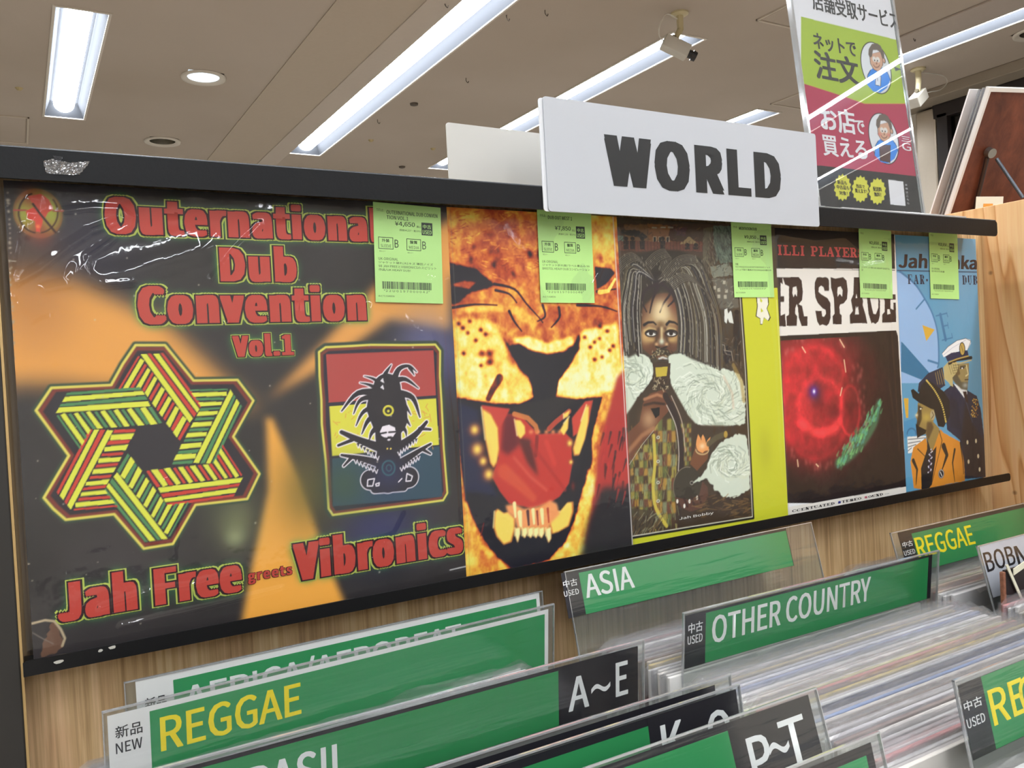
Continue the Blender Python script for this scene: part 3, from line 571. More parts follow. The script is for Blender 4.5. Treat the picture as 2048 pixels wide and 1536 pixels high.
RED, YEL, GRN = (188, 52, 38), (204, 206, 62), (66, 122, 74)
def art_dub():
    pl = Plane((0, 0, 0)); A = Art(pl, (0.0, 1.1236, 0.3150, 1.4378), 540, 540, (38, 34, 34))
    A.a += (vnoise(A.H, A.W, (5, 5), 3, 5)[..., None] - .5) * np.array([26, 22, 26])
    A.crop()
    A.blob((150, 500), 130, (36, 36, 62), .5); A.blob((870, 720), 80, (60, 62, 110), .7); A.blob((760, 1060), 90, (34, 40, 92), .8, ry=70); A.blob((860, 900), 40, (20, 22, 60), .6)
    OR = (222, 152, 66)
    A.poly([(-10, 545), (150, 560), (330, 640), (440, 745), (528, 822), (380, 800), (120, 770), (-10, 770)], OR, .95, soft=26)
    A.blob((60, 560), 90, (120, 76, 34), .5); A.blob((70, 640), 80, (170, 110, 60), .4)
    A.poly([(533, 800), (640, 690), (760, 560), (900, 430), (900, 660), (780, 640), (640, 740)], (220, 152, 72), .95, soft=14)
    A.blob((850, 680), 60, (110, 110, 150), .55)
    A.poly([(531, 835), (536, 980), (505, 1120), (480, 1260), (700, 1230), (655, 1120), (600, 960), (545, 835)], (226, 158, 62), 1, soft=9)
    A.blob((470, 1040), 46, (128, 132, 84), .7, ry=60); A.blob((610, 980), 60, (96, 84, 24), .7, ry=90); A.blob((470, 1075), 20, (170, 180, 130), .5)
    A.blob((300, 860), 60, (30, 24, 46), .6); A.blob((60, 1130), 60, (18, 14, 14), .7); A.blob((440, 1000), 50, (60, 66, 48), .5)
    # emblem with two crossed red figures on a green disc
    A.crop(10, 380, .0651)
    A.disc((1020, 720), 760, (120, 60, 30), .8); A.blob((1020, 720), 700, (150, 170, 50), .9, power=6); A.blob((1050, 1250), 420, (130, 50, 36), .8); A.blob((760, 260), 320, (150, 60, 40), .7)
    A.ring((1020, 700), 600, 620, 46, (50, 26, 10), 1, a0=100, a1=250); A.ring((1020, 700), 600, 620, 40, (60, 34, 14), 1, a0=-40, a1=80)
    A.poly([(700, 200), (1100, 110), (1350, 280), (1480, 600), (1300, 700), (1230, 860), (1060, 760), (860, 440)], (186, 66, 46), 1, jag=.6)
    A.poly([(640, 640), (860, 540), (1080, 620), (1180, 900), (1130, 1100), (1070, 1280), (960, 1270), (920, 960), (700, 900)], (196, 60, 44), 1, jag=.6)
    A.line([(860, 430), (1100, 760), (1550, 1300)], 70, (56, 30, 20)); A.line([(280, 620), (640, 620)], 50, (150, 60, 50)); A.line([(1480, 640), (1780, 640)], 50, (150, 60, 50)); A.blob((1010, 1120), 60, (220, 120, 60), .9)
    # letters' soft green halo
    texts = []
    for s, bl, tr in DUB_TEXT:
        u0, v0 = pl.uv(*bl); u1, v1 = pl.uv(*tr); texts.append((s, u0, v0, u1, v1))
        Q, T3 = fit_text(s, u0, v0, u1, v1, smear=0.07, ysmear=.01, sp=1.06)
        if s != 'greets':
            A.glow(Q[T3][..., :2], 13, (46, 128, 66), .85); A.glow(Q[T3][..., :2], 6, (126, 190, 70), .8)
    # six-armed woven star
    A.crop(60, 650, .24414)
    z = lambda x, y: ((80 + x * .15625 - 60) / .24414, (880 + y * .15625 - 650) / .24414)
    out = [(175, 515), (665, 492), (760, 320), (865, 165), (1105, 165), (1340, 455), (1700, 450), (1830, 620), (1665, 915), (1880, 1220), (1780, 1425), z(1990, 830), z(1700, 1330), z(1480, 1365), z(1330, 1390), z(950, 950), z(330, 1020), z(170, 880), z(50, 740), z(370, 200), (50, 700)]
    A.poly(out, (30, 26, 34)); A.line(out, 62, (44, 62, 42), closed=True, soft=4); A.poly([(1015 + (x - 1015) * .955, 999 + (y - 999) * .955) for x, y in out], (30, 26, 34)); A.line([(1015 + (x - 1015) * .965, 999 + (y - 999) * .965) for x, y in out], 34, (112, 40, 30), closed=True, soft=4)
    A.line(out, 22, (206, 192, 82), closed=True, soft=2.5)
    arm = [('Y', (905, 238), (955, 238), (1335, 765), (1308, 800)), ('R', (962, 235), (990, 235), (1362, 725), (1345, 755)), ('Y', (1008, 235), (1055, 233), (1388, 690), (1370, 718)), ('R', (1068, 230), (1092, 230), (1405, 655), (1395, 680)),
           ('R', (885, 255), (900, 258), (737, 530), (720, 530)), ('Y', (905, 275), (937, 292), (800, 525), (757, 528)), ('R', (940, 318), (957, 332), (842, 522), (815, 525)), ('Y', (965, 350), (987, 370), (905, 520), (863, 522)),
           ('R', (1000, 385), (1012, 400), (937, 548), (920, 530)), ('Y', (1020, 420), (1043, 440), (965, 590), (940, 555)), ('R', (1053, 470), (1067, 485), (991, 622), (975, 600)), ('Y', (1078, 505), (1104, 530), (1027, 677), (1000, 640)),
           ('R', (1112, 550), (1127, 570), (1050, 707), (1035, 690)), ('Y', (1135, 585), (1162, 605), (1082, 752), (1057, 720)), ('R', (1170, 630), (1185, 645), (1107, 782), (1092, 765)), ('Y', (1192, 665), (1222, 685), (1145, 842), (1115, 805)),
           ('R', (1232, 705), (1250, 735), (1172, 872), (1155, 850)), ('Y', (1252, 745), (1283, 770), (1203, 922), (1172, 880)), ('R', (1290, 790), (1308, 812), (1228, 947), (1212, 930))]
    ctr = pl.uvs([(60 + 1017 * .24414, 650 + 999 * .24414)])[0]; u0, v0, u1, v1 = A.box
    for k in range(6):
        a = -radians(60 * k); Rm = np.array([[cos(a), -sin(a)], [sin(a), cos(a)]])
        for c, *pts in arm:
            q = pl.uvs(np.array(pts, float) * .24414 + [60, 650]); q = (q - ctr) @ Rm.T + ctr
            q = np.stack([(q[:, 0] - u0) / (u1 - u0) * A.W, (v1 - q[:, 1]) / (v1 - v0) * A.H], 1)
            wn, m = A.mask_poly(q)
            if wn is not None: A.put(wn, m, YEL if c == 'Y' else (RED if k % 2 == 0 else GRN))
    # tricolour panel with a many-armed dreadlocked figure
    A.crop(620, 680, .241)
    fr = [(75, 100), (130, 60), (300, 52), (500, 40), (800, 42), (1040, 38), (1080, 90), (1078, 300), (1092, 520), (1110, 900), (1140, 1270), (1105, 1330), (800, 1372), (500, 1410), (190, 1452), (155, 1400), (130, 1000), (98, 700), (95, 500), (80, 300)]
    A.line(fr, 70, (44, 58, 44), closed=True, soft=4); A.poly([(650 + (x - 650) * .97, 745 + (y - 745) * .97) for x, y in fr], (30, 28, 44)); A.line([(640 + (x - 640) * .962, 745 + (y - 745) * .972) for x, y in fr], 26, (112, 48, 36), closed=True, soft=3); A.line(fr, 19, (206, 196, 84), closed=True, soft=2.5)
    A.poly([(135, 120), (1025, 85), (1045, 460), (155, 520)], (164, 62, 58)); A.poly([(160, 550), (1045, 485), (1070, 870), (185, 962)], (206, 200, 62)); A.poly([(185, 985), (1072, 882), (1100, 1300), (190, 1380)], (36, 66, 82)); A.blob((280, 1200), 200, (52, 74, 52), .7)
    for i in range(60):
        p = (200 + 820 * RNG.rand(), 560 + 340 * RNG.rand()); A.line([p, (p[0] + 20 * RNG.randn(), p[1] + 18 * RNG.randn())], 7, (206, 140, 60), .8)
    sp = [([(640, 380), (620, 300), (675, 205)], 60, 6), ([(690, 360), (735, 245), (820, 215), (885, 265)], 52, 8), ([(830, 230), (865, 292)], 30, 6), ([(690, 345), (790, 325), (900, 400)], 46, 8), ([(620, 410), (540, 330), (450, 300)], 40, 6), ([(590, 430), (500, 375), (415, 355)], 40, 6),
          ([(600, 440), (400, 440), (262, 590)], 60, 10), ([(620, 470), (430, 490), (362, 612)], 56, 8), ([(600, 540), (450, 590), (382, 712)], 50, 8), ([(600, 620), (490, 660), (430, 780)], 56, 8), ([(600, 700), (520, 760), (492, 830)], 60, 8), ([(600, 760), (570, 830), (545, 880)], 50, 8),
          ([(720, 440), (850, 478), (912, 640)], 56, 12), ([(740, 480), (800, 560), (838, 622)], 50, 6), ([(740, 600), (790, 650), (832, 712)], 56, 8), ([(740, 700), (790, 750), (800, 800)], 50, 6), ([(720, 760), (745, 830), (740, 880)], 50, 6),
          ([(600, 900), (420, 835), (262, 765)], 66, 30), ([(350, 830), (235, 875)], 26, 20), ([(600, 1030), (430, 985), (262, 955)], 60, 18), ([(350, 970), (280, 1045)], 26, 14), ([(720, 900), (870, 790), (968, 680)], 66, 24), ([(910, 735), (1000, 742)], 24, 18),
          ([(720, 1040), (890, 930), (1002, 862)], 60, 18), ([(930, 905), (1000, 945)], 26, 14), ([(640, 400), (650, 560), (650, 800)], 200, 200), ([(640, 560), (660, 650)], 290, 280), ([(650, 850), (650, 1150)], 160, 200), ([(650, 1190), (500, 1160)], 130, 140), ([(650, 1190), (820, 1140)], 120, 150), ([(540, 1235), (780, 1225)], 60, 50)]
    sp = [(q, a * 1.22, b * 1.15) for q, a, b in sp]
    for q, w0, w1 in sp: A.line(q, w0 + 17, (232, 222, 226), w1=w1 + 15, smooth=5)
    for q, w0, w1 in sp: A.line(q, w0, (30, 26, 34), w1=w1, smooth=5)
    A.blob((650, 1120), 160, (34, 44, 92), .6)
    for i in range(7):                               # jagged fringe under the arms
        for (xa, ya), (xb, yb) in (((400, 870), (560, 970)), ((380, 1000), (550, 1080)), ((740, 930), (880, 830)), ((760, 1060), (900, 970))):
            t = i / 6; p = (xa + (xb - xa) * t, ya + (yb - ya) * t); A.poly([(p[0] - 13, p[1] - 14), (p[0] + 13, p[1] - 14), (p[0] + 2, p[1] + 30)], (30, 28, 40)); A.line([(p[0] - 12, p[1]), (p[0] + 2, p[1] + 28), (p[0] + 12, p[1] - 4)], 7, (228, 220, 226))
    A.poly([(580, 765), (600, 718), (655, 704), (705, 728), (712, 768), (690, 800), (655, 810), (612, 806), (590, 790)], (226, 216, 222)); A.line([(588, 776), (632, 768)], 16, (30, 26, 30)); A.line([(655, 766), (706, 762)], 16, (30, 26, 30)); A.poly([(640, 800), (680, 797), (672, 822), (645, 822)], (30, 26, 30)); A.disc((655, 828), 13, (226, 216, 222), ry=7)
    A.disc((650, 586), 46, (206, 196, 62)); A.disc((650, 586), 30, (28, 24, 26)); A.disc((650, 590), 11, (206, 196, 62)); A.ring((652, 1062), 52, 60, 14, (40, 84, 96)); A.ring((655, 1062), 22, 26, 9, (40, 84, 96))
    for q in ([(480, 1160), (535, 1150), (520, 1212), (475, 1212)], [(805, 1108), (850, 1130), (838, 1168), (796, 1172)], [(545, 1195), (575, 1185), (572, 1208), (550, 1212)], [(735, 1178), (762, 1150)]): A.line(q, 9, (228, 220, 226), closed=len(q) > 2)
    for p in ((600, 340), (600, 395)): A.poly([(p[0] - 16, p[1]), (p[0] + 4, p[1] - 24), (p[0] + 16, p[1] + 18)], (214, 208, 214))
    for x in (642, 670): A.disc((x, 902), 7, (220, 190, 80))
    # torn lower left corner, worn left edge, specks
    A.crop(0, 950, .27344)
    A.poly([(365, 1085), (395, 1075), (440, 1150), (470, 1240), (440, 1290), (330, 1330), (290, 1330)], (98, 70, 54), jag=2)
    A.line([(130, 1110), (240, 1085), (330, 1062), (400, 1070), (445, 1130), (475, 1195), (455, 1250)], 17, (170, 152, 122), soft=2); A.line([(180, 1120), (300, 1190), (390, 1235)], 5, (120, 110, 100))
    A.crop()
    for i in range(150):
        y = 380 + 960 * RNG.rand(); A.blob((13 + (y - 370) * .031 + RNG.rand() * 5, y), 1.6 + RNG.rand() * 1.6, (150, 138, 118), .8)
    for i in range(46): A.blob((60 + 820 * RNG.rand(), 420 + 860 * RNG.rand()), .9 + RNG.rand(), (190, 180, 160), .8)
    A.line([(12, 520), (32, 523)], 1.6, (150, 140, 120)); A.line([(30, 1130), (58, 1128)], 3, (150, 140, 120)); A.line([(900, 1140), (935, 1132)], 2, (190, 188, 186))
    return A, texts
DUB_TEXT = [('Outernational', (211, 468), (757, 417)), ('Dub', (441, 564), (590, 494)), ('Convention', (277, 650), (729, 571)), ('Vol.1', (466, 715), (585, 666)),
            ('Jah Free', (116, 1246), (480, 1106)), ('greets', (496, 1169), (583, 1129)), ('Vibronics', (589, 1164), (922, 1032))]

def palette(B):
    st = [(0.0, (22, 22, 32)), (.16, (34, 26, 40)), (.26, (92, 30, 26)), (.42, (168, 62, 30)), (.56, (208, 110, 44)), (.70, (232, 176, 62)), (.82, (240, 214, 92)), (.95, (240, 230, 160)), (1.1, (242, 238, 200))]
    x = [p for p, _ in st]; return np.stack([np.interp(B, x, [c[i] for _, c in st]) for i in range(3)], -1)
def art_lion():
    pl = Plane((0, 0.0053, 0)); A = Art(pl, (0.309, 1.1236, 0.4955, 1.4378), 320, 540, (.55, .55, .55)); f = lambda B: (B, B, B)
    n0 = vnoise(A.H, A.W, (7, 9), 5, 5); A.a[..., :] = (.36 + n0 * .42)[..., None]
    A.crop(880, 400, .2474)
    A.blob((180, 180), 170, f(.74), .8); A.blob((550, 330), 260, f(.42), .7, ry=330); A.blob((90, 420), 60, f(.6), .8); A.blob((330, 120), 90, f(.7), .6)
    A.poly([(1200, 120), (1400, 150), (1420, 540), (1260, 520)], f(.78), .9, soft=8)
    for i in range(220):
        x, y = 60 + 800 * RNG.rand(), 90 + 560 * RNG.rand(); A.line([(x, y), (x + 30 + 20 * RNG.rand(), y + 18 * RNG.randn())], 9, f(.3 + .5 * RNG.rand()), .45, soft=2)
    for p in ((270, 380), (730, 440), (800, 440), (440, 520), (250, 480), (590, 600)): A.blob(p, 22, f(.14), .8, ry=34)
    A.poly([(75, 510), (190, 530), (290, 560), (360, 620), (440, 680), (380, 720), (250, 740), (150, 820), (90, 850)], f(.02), 1, soft=3, jag=1.5)
    A.poly([(95, 680), (200, 650), (300, 660), (240, 720), (120, 700)], f(.62), .8, soft=3)
    A.poly([(110, 940), (300, 960), (480, 1000), (500, 1100), (600, 1400), (700, 1540), (130, 1540)], f(.86), .9, soft=8)
    A.poly([(1130, 1060), (1430, 1000), (1480, 1400), (1440, 1540), (920, 1540), (1060, 1300)], f(.9), .95, soft=6)
    A.poly([(450, 700), (820, 900), (1100, 850), (1140, 1060), (1050, 1180), (880, 1240), (700, 1180), (560, 1160), (480, 1050)], f(.55), .8, soft=9)
    A.poly([(590, 1120), (700, 1100), (880, 1160), (1060, 1100), (1085, 1160), (1000, 1225), (880, 1240), (740, 1215), (640, 1165)], f(.95), .95, soft=4)
    A.poly([(150, 860), (430, 840), (640, 860), (800, 1000), (760, 1060), (600, 930), (420, 890), (130, 930)], f(.76), .8, soft=6)
    A.poly([(880, 850), (980, 860), (960, 980), (860, 1050), (780, 1030), (850, 960)], f(.48), .9, soft=4)
    for q in ([(440, 680), (600, 720), (700, 840), (800, 950), (830, 990)], [(830, 850), (850, 940), (790, 980)], [(560, 900), (600, 980), (660, 1060)], [(960, 870), (965, 950), (900, 1030)], [(100, 870), (280, 845), (460, 850)], [(450, 730), (560, 760), (620, 830)], [(1270, 740), (1420, 720)], [(1110, 850), (1300, 860), (1430, 900)]): A.line(q, 24, f(.1), .95, w1=10, soft=3, smooth=4)
    A.poly([(1250, 540), (1380, 555), (1415, 590), (1340, 680), (1270, 720)], f(.02), 1, soft=2); A.blob((1300, 470), 22, f(.3), .9, ry=40); A.line([(1290, 745), (1360, 735), (1415, 640)], 40, f(.86), 1, w1=20, soft=3)
    A.poly([(490, 1070), (560, 1180), (640, 1160), (740, 1220), (880, 1250), (1000, 1230), (1080, 1180), (1130, 1070), (1125, 1200), (1040, 1350), (960, 1470), (930, 1560), (755, 1560), (720, 1440), (640, 1360), (580, 1250)], f(.0), 1, soft=3, jag=1)
    for i, p in enumerate(((150, 1000), (185, 1035), (225, 1075), (290, 1135), (330, 1050), (370, 1085), (240, 980), (340, 1240), (400, 1240), (400, 1310), (190, 1240), (330, 1340), (480, 1480), (1215, 1190), (1250, 1150), (1290, 1120), (1350, 1060), (1290, 1020), (1370, 1215), (1400, 1180), (1250, 1290), (1310, 1270), (1170, 1110))): A.blob(p, 17 + 12 * (i in (7, 8, 9)), f(.18), .9)
    A.crop(890, 740, .26685)
    A.poly([(60, -20), (520, -20), (620, 70), (660, 150), (620, 220), (540, 250), (350, 240), (100, 190)], f(.88), .9, soft=5, jag=1.5); A.line([(410, 60), (360, 140), (325, 215)], 60, f(.22), .95, w1=40, soft=5); A.blob((470, 90), 60, f(.62), .6)
    A.poly([(850, 80), (930, -20), (1330, -20), (1270, 140), (1150, 190), (980, 210), (830, 190)], f(.95), .9, soft=5, jag=1)
    A.poly([(85, 205), (350, 252), (560, 258), (665, 205), (655, 100), (600, -20), (915, -20), (850, 80), (830, 205), (980, 220), (1180, 200), (1100, 500), (1100, 720), (1030, 900), (980, 1100), (900, 1290), (780, 1420), (480, 1500), (330, 1330), (215, 1130), (155, 970), (110, 600)], f(.0), 1, soft=2, jag=1)
    A.poly([(150, 960), (215, 1130), (280, 1300), (400, 1420), (520, 1490), (300, 1560), (150, 1560)], f(.7), .95, soft=5, jag=2)
    A.poly([(1110, 700), (1070, 760), (1025, 950), (970, 1180), (880, 1330), (760, 1440), (1000, 1400), (1050, 1330), (1060, 1200), (1090, 1050), (1120, 900)], f(.8), 1, soft=4, jag=3)
    A.line([(1210, 200), (1170, 350), (1120, 520), (1120, 640)], 66, f(.66), .9, w1=34, soft=6)
    A.a += ((vnoise(A.H, A.W, (30, 44), 9, 3) - .5) * .42)[..., None] * np.clip(A.a[..., :1] * 3, 0, 1)
    A.a = palette(A.a[..., 0]).astype(np.float32)
    rn = (vnoise(A.H, A.W, (26, 30), 21, 3) - .5)
    A.poly([(1290, 60), (1340, 0), (1420, 1300), (1060, 1330), (1120, 900), (1160, 560)], (168, 44, 44), .95, soft=6)
    A.poly([(1180, 880), (1420, 880), (1420, 1400), (1010, 1420), (1080, 1120)], (30, 34, 38), .95, soft=12)
    for i in range(34):
        x = 1150 + 220 * RNG.rand(); y = 420 + 560 * RNG.rand(); A.line([(x, y), (x - 26 + 20 * RNG.rand(), y + 90)], 22, [(60, 26, 30), (190, 50, 46), (28, 28, 34)][i % 3], .6, w1=6, soft=4)
    A.poly([(100, 240), (250, 300), (280, 700), (330, 830), (400, 950), (260, 920), (150, 915), (115, 600)], (28, 34, 66), .85, soft=6)
    RD = (186, 50, 42)
    A.poly([(400, 330), (560, 330), (700, 480), (900, 468), (950, 520), (952, 720), (930, 850), (860, 950), (780, 1000), (640, 1036), (480, 1000), (410, 910), (350, 800), (400, 660)], RD, 1, soft=2)
    A.poly([(440, 330), (520, 330), (560, 560), (470, 640), (420, 600)], (80, 20, 34), .8, soft=7); A.poly([(540, 500), (640, 520), (700, 800), (620, 700)], (60, 26, 30), .8, soft=6); A.line([(690, 500), (680, 640)], 30, (110, 28, 30), .7, soft=5); A.line([(760, 540), (820, 700)], 40, (206, 62, 50), .7, soft=8)
    A.line([(440, 760), (560, 860), (660, 960)], 110, (206, 84, 52), .7, w1=60, soft=12); A.line([(520, 660), (640, 800), (760, 900)], 26, (220, 110, 80), .4, soft=8); A.line([(650, 560), (900, 900)], 30, (160, 36, 34), .6, soft=6)
    A.poly([(270, 262), (490, 290), (420, 420), (410, 640), (390, 650), (300, 400)], (190, 60, 50), 1, soft=2); A.poly([(480, 300), (560, 258), (830, 205), (985, 222), (890, 300), (770, 400), (740, 455), (690, 430), (600, 350)], (34, 32, 36), 1, soft=2)
    A.line([(520, 330), (620, 360), (680, 420), (690, 460)], 40, (206, 120, 60), .9, soft=4); A.line([(930, 310), (830, 390), (780, 440)], 40, (190, 70, 50), .9, soft=4)
    for x in (645, 700, 760, 810, 860): A.blob((x, 464), 18, (224, 130, 80), .9)
    A.poly([(1050, 235), (1110, 225), (1070, 420), (960, 500), (950, 360)], (196, 64, 50), 1, soft=2)
    TE, TW = (236, 206, 92), (240, 230, 160)
    def tooth(P, c=TE): A.poly(P, (206, 120, 50), 1, soft=2); cx, cy = np.mean(P, 0); A.poly([(cx + (x - cx) * .86, cy + (y - cy) * .93) for x, y in P], c, 1, soft=2); A.line([P[0], P[-1]], 14, TW, .6, soft=4)
    tooth([(272, 280), (340, 320), (400, 430), (408, 600), (390, 700), (365, 737), (338, 700), (300, 520)]); tooth([(1060, 262), (1085, 262), (1080, 380), (1050, 520), (1005, 640), (965, 644), (955, 590), (990, 480), (1020, 380)])
    tooth([(520, 370), (565, 375), (600, 420), (605, 475), (568, 517), (540, 490)]); tooth([(930, 350), (922, 440), (890, 492), (858, 455), (890, 400)]); tooth([(888, 330), (942, 298), (920, 350), (890, 362)])
    for p, r in (((222, 448), 30), ((242, 595), 36), ((286, 684), 26), ((328, 782), 32), ((936, 548), 20), ((944, 690), 14)): A.blob(p, r * 1.5, (150, 40, 36), .9); A.blob(p, r, TE, 1, ry=r * 1.2)
    tooth([(370, 1060), (392, 1038), (440, 1070), (480, 1062), (528, 1110), (528, 1190), (500, 1290), (440, 1312), (385, 1250), (362, 1180)]); tooth([(860, 1060), (920, 990), (962, 985), (965, 1060), (930, 1170), (850, 1215), (800, 1230), (770, 1120), (800, 1060)])
    A.poly([(450, 1015), (520, 1000), (590, 1040), (700, 1020), (790, 975), (840, 1000), (860, 1080), (790, 1150), (780, 1210), (640, 1220), (540, 1190), (520, 1110), (470, 1070)], (232, 150, 90), 1, soft=4)
    for x, y, w_, c in ((560, 1120, 40, TW), (620, 1110, 26, (60, 30, 40)), (660, 1100, 30, TW), (690, 1110, 16, (120, 30, 30)), (725, 1100, 34, TW), (770, 1090, 20, (170, 60, 40)), (520, 1050, 30, TW)): A.line([(x, y - 50), (x + 8, y + 50)], w_, c, .9, w1=w_ * .6, soft=4)
    for i, x in enumerate((545, 598, 643, 683, 724, 776)): tooth([(x - 20, 1185), (x + 20, 1175), (x + 21, 1225 + 40 * (i == 5)), (x, 1262 + 36 * (i in (0, 5))), (x - 21, 1240)], TW)
    A.line([(290, 1150), (270, 1240)], 12, (110, 34, 34), .8); A.blob((960, 870), 16, (120, 34, 30), .8, ry=34)
    A.crop(); A.line([(1226, 434), (1246, 760), (1265, 1090)], 2.4, (214, 206, 196), .8)
    A.poly([(920, 985), (928, 1145), (938, 1145), (932, 1000)], (214, 206, 206), .0)
    return A

def art_painting():
    pl = Plane((0, 0.0106, 0)); A = Art(pl, (0.488, 1.1236, 0.7125, 1.4378), 340, 480, (62, 52, 38))
    A.a *= (.7 + .6 * vnoise(A.H, A.W, (20, 26), 31, 4))[..., None].astype(np.float32)
    def brush(n, x0, x1, y0, y1, cols, L, ang, w, al=.6, sa=.4):
        for i in range(n):
            x = x0 + (x1 - x0) * RNG.rand(); y = y0 + (y1 - y0) * RNG.rand(); a = radians(ang) + sa * RNG.randn(); l = L * (.5 + RNG.rand()); A.line([(x, y), (x + l * cos(a), y + l * sin(a))], w * (.5 + RNG.rand()), cols[RNG.randint(len(cols))], al, soft=1.2)
    A.crop(1220, 430, .2149)
    A.poly([(20, 80), (1140, 80), (1160, 380), (30, 380)], (70, 52, 40), .9)
    for P, c in (([(130, 90), (350, 90), (350, 250), (140, 250)], (112, 82, 52)), ([(350, 80), (600, 100), (575, 330), (360, 300)], (128, 84, 46)), ([(100, 140), (260, 140), (350, 200), (330, 215), (110, 175)], (34, 34, 34)), ([(30, 190), (130, 190), (120, 260), (35, 260)], (96, 112, 96)),
                 ([(50, 240), (860, 250), (860, 340), (60, 330)], (104, 60, 44)), ([(560, 90), (620, 100), (590, 240), (540, 230)], (66, 40, 32)), ([(650, 270), (740, 200), (830, 270)], (150, 126, 84)), ([(600, 120), (720, 110), (700, 200), (620, 190)], (78, 52, 58)),
                 ([(870, 120), (960, 110), (930, 300), (900, 560), (860, 600)], (92, 84, 64)), ([(960, 100), (1150, 100), (1150, 440), (1020, 450), (970, 300)], (84, 100, 86)), ([(930, 480), (1110, 450), (1160, 560), (960, 580)], (120, 124, 108)), ([(950, 590), (1180, 590), (1200, 860), (1010, 880)], (92, 88, 78)),
                 ([(1040, 980), (1160, 1010), (1160, 1120), (1060, 1110)], (150, 130, 60)), ([(990, 900), (1220, 900), (1240, 1540), (1010, 1540)], (56, 46, 36))): A.poly(P, c, .95, jag=1.2)
    for x in (400, 450, 520): A.poly([(x, 200), (x + 34, 200), (x + 34, 250), (x, 250)], (170, 150, 120), .8); A.poly([(x + 6, 206), (x + 26, 206), (x + 26, 250), (x + 6, 250)], (24, 22, 22))
    for x in (390, 470, 540): A.poly([(x, 110), (x + 50, 112), (x + 48, 124), (x, 122)], (150, 150, 130), .9)
    for x in (150, 210, 300, 490, 720, 800): A.disc((x, 220 + 60 * (x > 600)), 20, (30, 24, 22)); A.poly([(x - 26, 240 + 60 * (x > 600)), (x + 26, 240 + 60 * (x > 600)), (x + 22, 320), (x - 22, 320)], (36, 28, 26))
    for x in range(80, 860, 30): A.line([(x, 250), (x + 3, 330)], 6, (60, 36, 30), .8)
    for x, y in ((960, 660), (1000, 680), (1050, 610), (1070, 690), (1000, 740), (1060, 745)): A.poly([(x, y), (x + 26, y), (x + 26, y + 34), (x, y + 34)], (176, 170, 150), .85)
    brush(150, 960, 1140, 110, 440, [(60, 72, 62), (120, 136, 116), (40, 46, 40)], 34, 70, 9, .6); brush(60, 880, 960, 120, 560, [(60, 52, 40), (120, 108, 84)], 50, 80, 9, .6); brush(120, 30, 860, 90, 330, [(40, 34, 30), (140, 104, 64), (84, 56, 40)], 26, 10, 6, .5, 1.2)
    brush(60, 940, 1160, 470, 870, [(40, 38, 34), (150, 150, 130), (90, 84, 70)], 34, -30, 6, .6, .6)
    A.poly([(1065, 880), (1090, 870), (1100, 920), (1120, 890), (1130, 900), (1150, 1010), (1110, 1000), (1095, 960), (1085, 1010), (1065, 990)], (214, 214, 204)); A.disc((1180, 905), 24, (20, 18, 18)); A.poly([(1160, 930), (1200, 930), (1215, 1250), (1150, 1250), (1145, 1050)], (28, 24, 24)); A.line([(1175, 1250), (1170, 1370)], 12, (16, 14, 14)); A.line([(1200, 1250), (1205, 1370)], 12, (16, 14, 14))
    for cx, cy in ((1030, 1180), (1095, 1240)): A.disc((cx, cy), 22, (20, 18, 20)); A.poly([(cx - 30, cy + 20), (cx + 30, cy + 20), (cx + 40, cy + 110), (cx - 20, cy + 150), (cx - 40, cy + 90)], (24, 22, 28)); A.line([(cx - 34, cy + 20), (cx + 34, cy + 30), (cx + 50, cy + 120)], 6, (190, 180, 160), .8)
    brush(100, 990, 1230, 1100, 1530, [(30, 26, 24), (130, 110, 76), (84, 70, 50), (160, 150, 130)], 40, 70, 6, .5, .6)
    # face
    A.poly([(285, 900), (380, 740), (560, 720), (650, 880), (660, 1080), (625, 1250), (500, 1350), (380, 1310), (300, 1240), (268, 1050)], (92, 56, 36)); A.blob((475, 900), 95, (222, 196, 148), .95, ry=120); A.blob((590, 840), 40, (120, 64, 40), .6, ry=90); A.blob((330, 1130), 55, (206, 166, 106), .9, ry=70); A.blob((600, 1130), 40, (190, 150, 90), .8, ry=60)
    A.crop(1240, 600, .1042)
    A.blob((800, 330), 190, (226, 208, 160), .8, ry=150); A.blob((560, 420), 130, (190, 150, 96), .6); A.blob((1010, 420), 120, (190, 150, 96), .6); A.blob((780, 470), 80, (110, 78, 44), .8)
    for sx, cx in ((1, 600), (-1, 985)):
        A.line([(cx - 140, 480), (cx - 60, 430), (cx + 40, 425), (cx + 90, 470)] if sx > 0 else [(cx - 90, 470), (cx - 40, 415), (cx + 60, 430), (cx + 150, 490)], 56, (28, 22, 24), w1=30, soft=3)
        A.line([(cx - 130, 590), (cx - 40, 540), (cx + 70, 570)], 50, (206, 180, 120), .8, soft=8); A.disc((cx, 640), 125, (40, 26, 20), ry=78); A.disc((cx + 5, 648), 92, (220, 218, 210), ry=40); A.disc((cx - 5, 640), 40, (34, 22, 18), ry=42); A.line([(cx - 110, 630), (cx, 595), (cx + 100, 650)], 22, (26, 18, 16), soft=3); A.blob((cx, 765), 100, (206, 172, 106), .7, ry=50)
    A.line([(800, 550), (800, 760)], 50, (226, 206, 150), .9, soft=10); A.line([(740, 560), (700, 760), (670, 860)], 50, (56, 36, 22), .8, soft=10); A.line([(870, 560), (900, 760), (930, 860)], 50, (56, 36, 22), .8, soft=10); A.blob((800, 800), 52, (206, 214, 190), .95, ry=56); A.blob((700, 850), 36, (216, 172, 120), .9); A.blob((895, 850), 36, (216, 172, 120), .9); A.line([(690, 895), (800, 935), (900, 895)], 30, (24, 16, 14), soft=4)
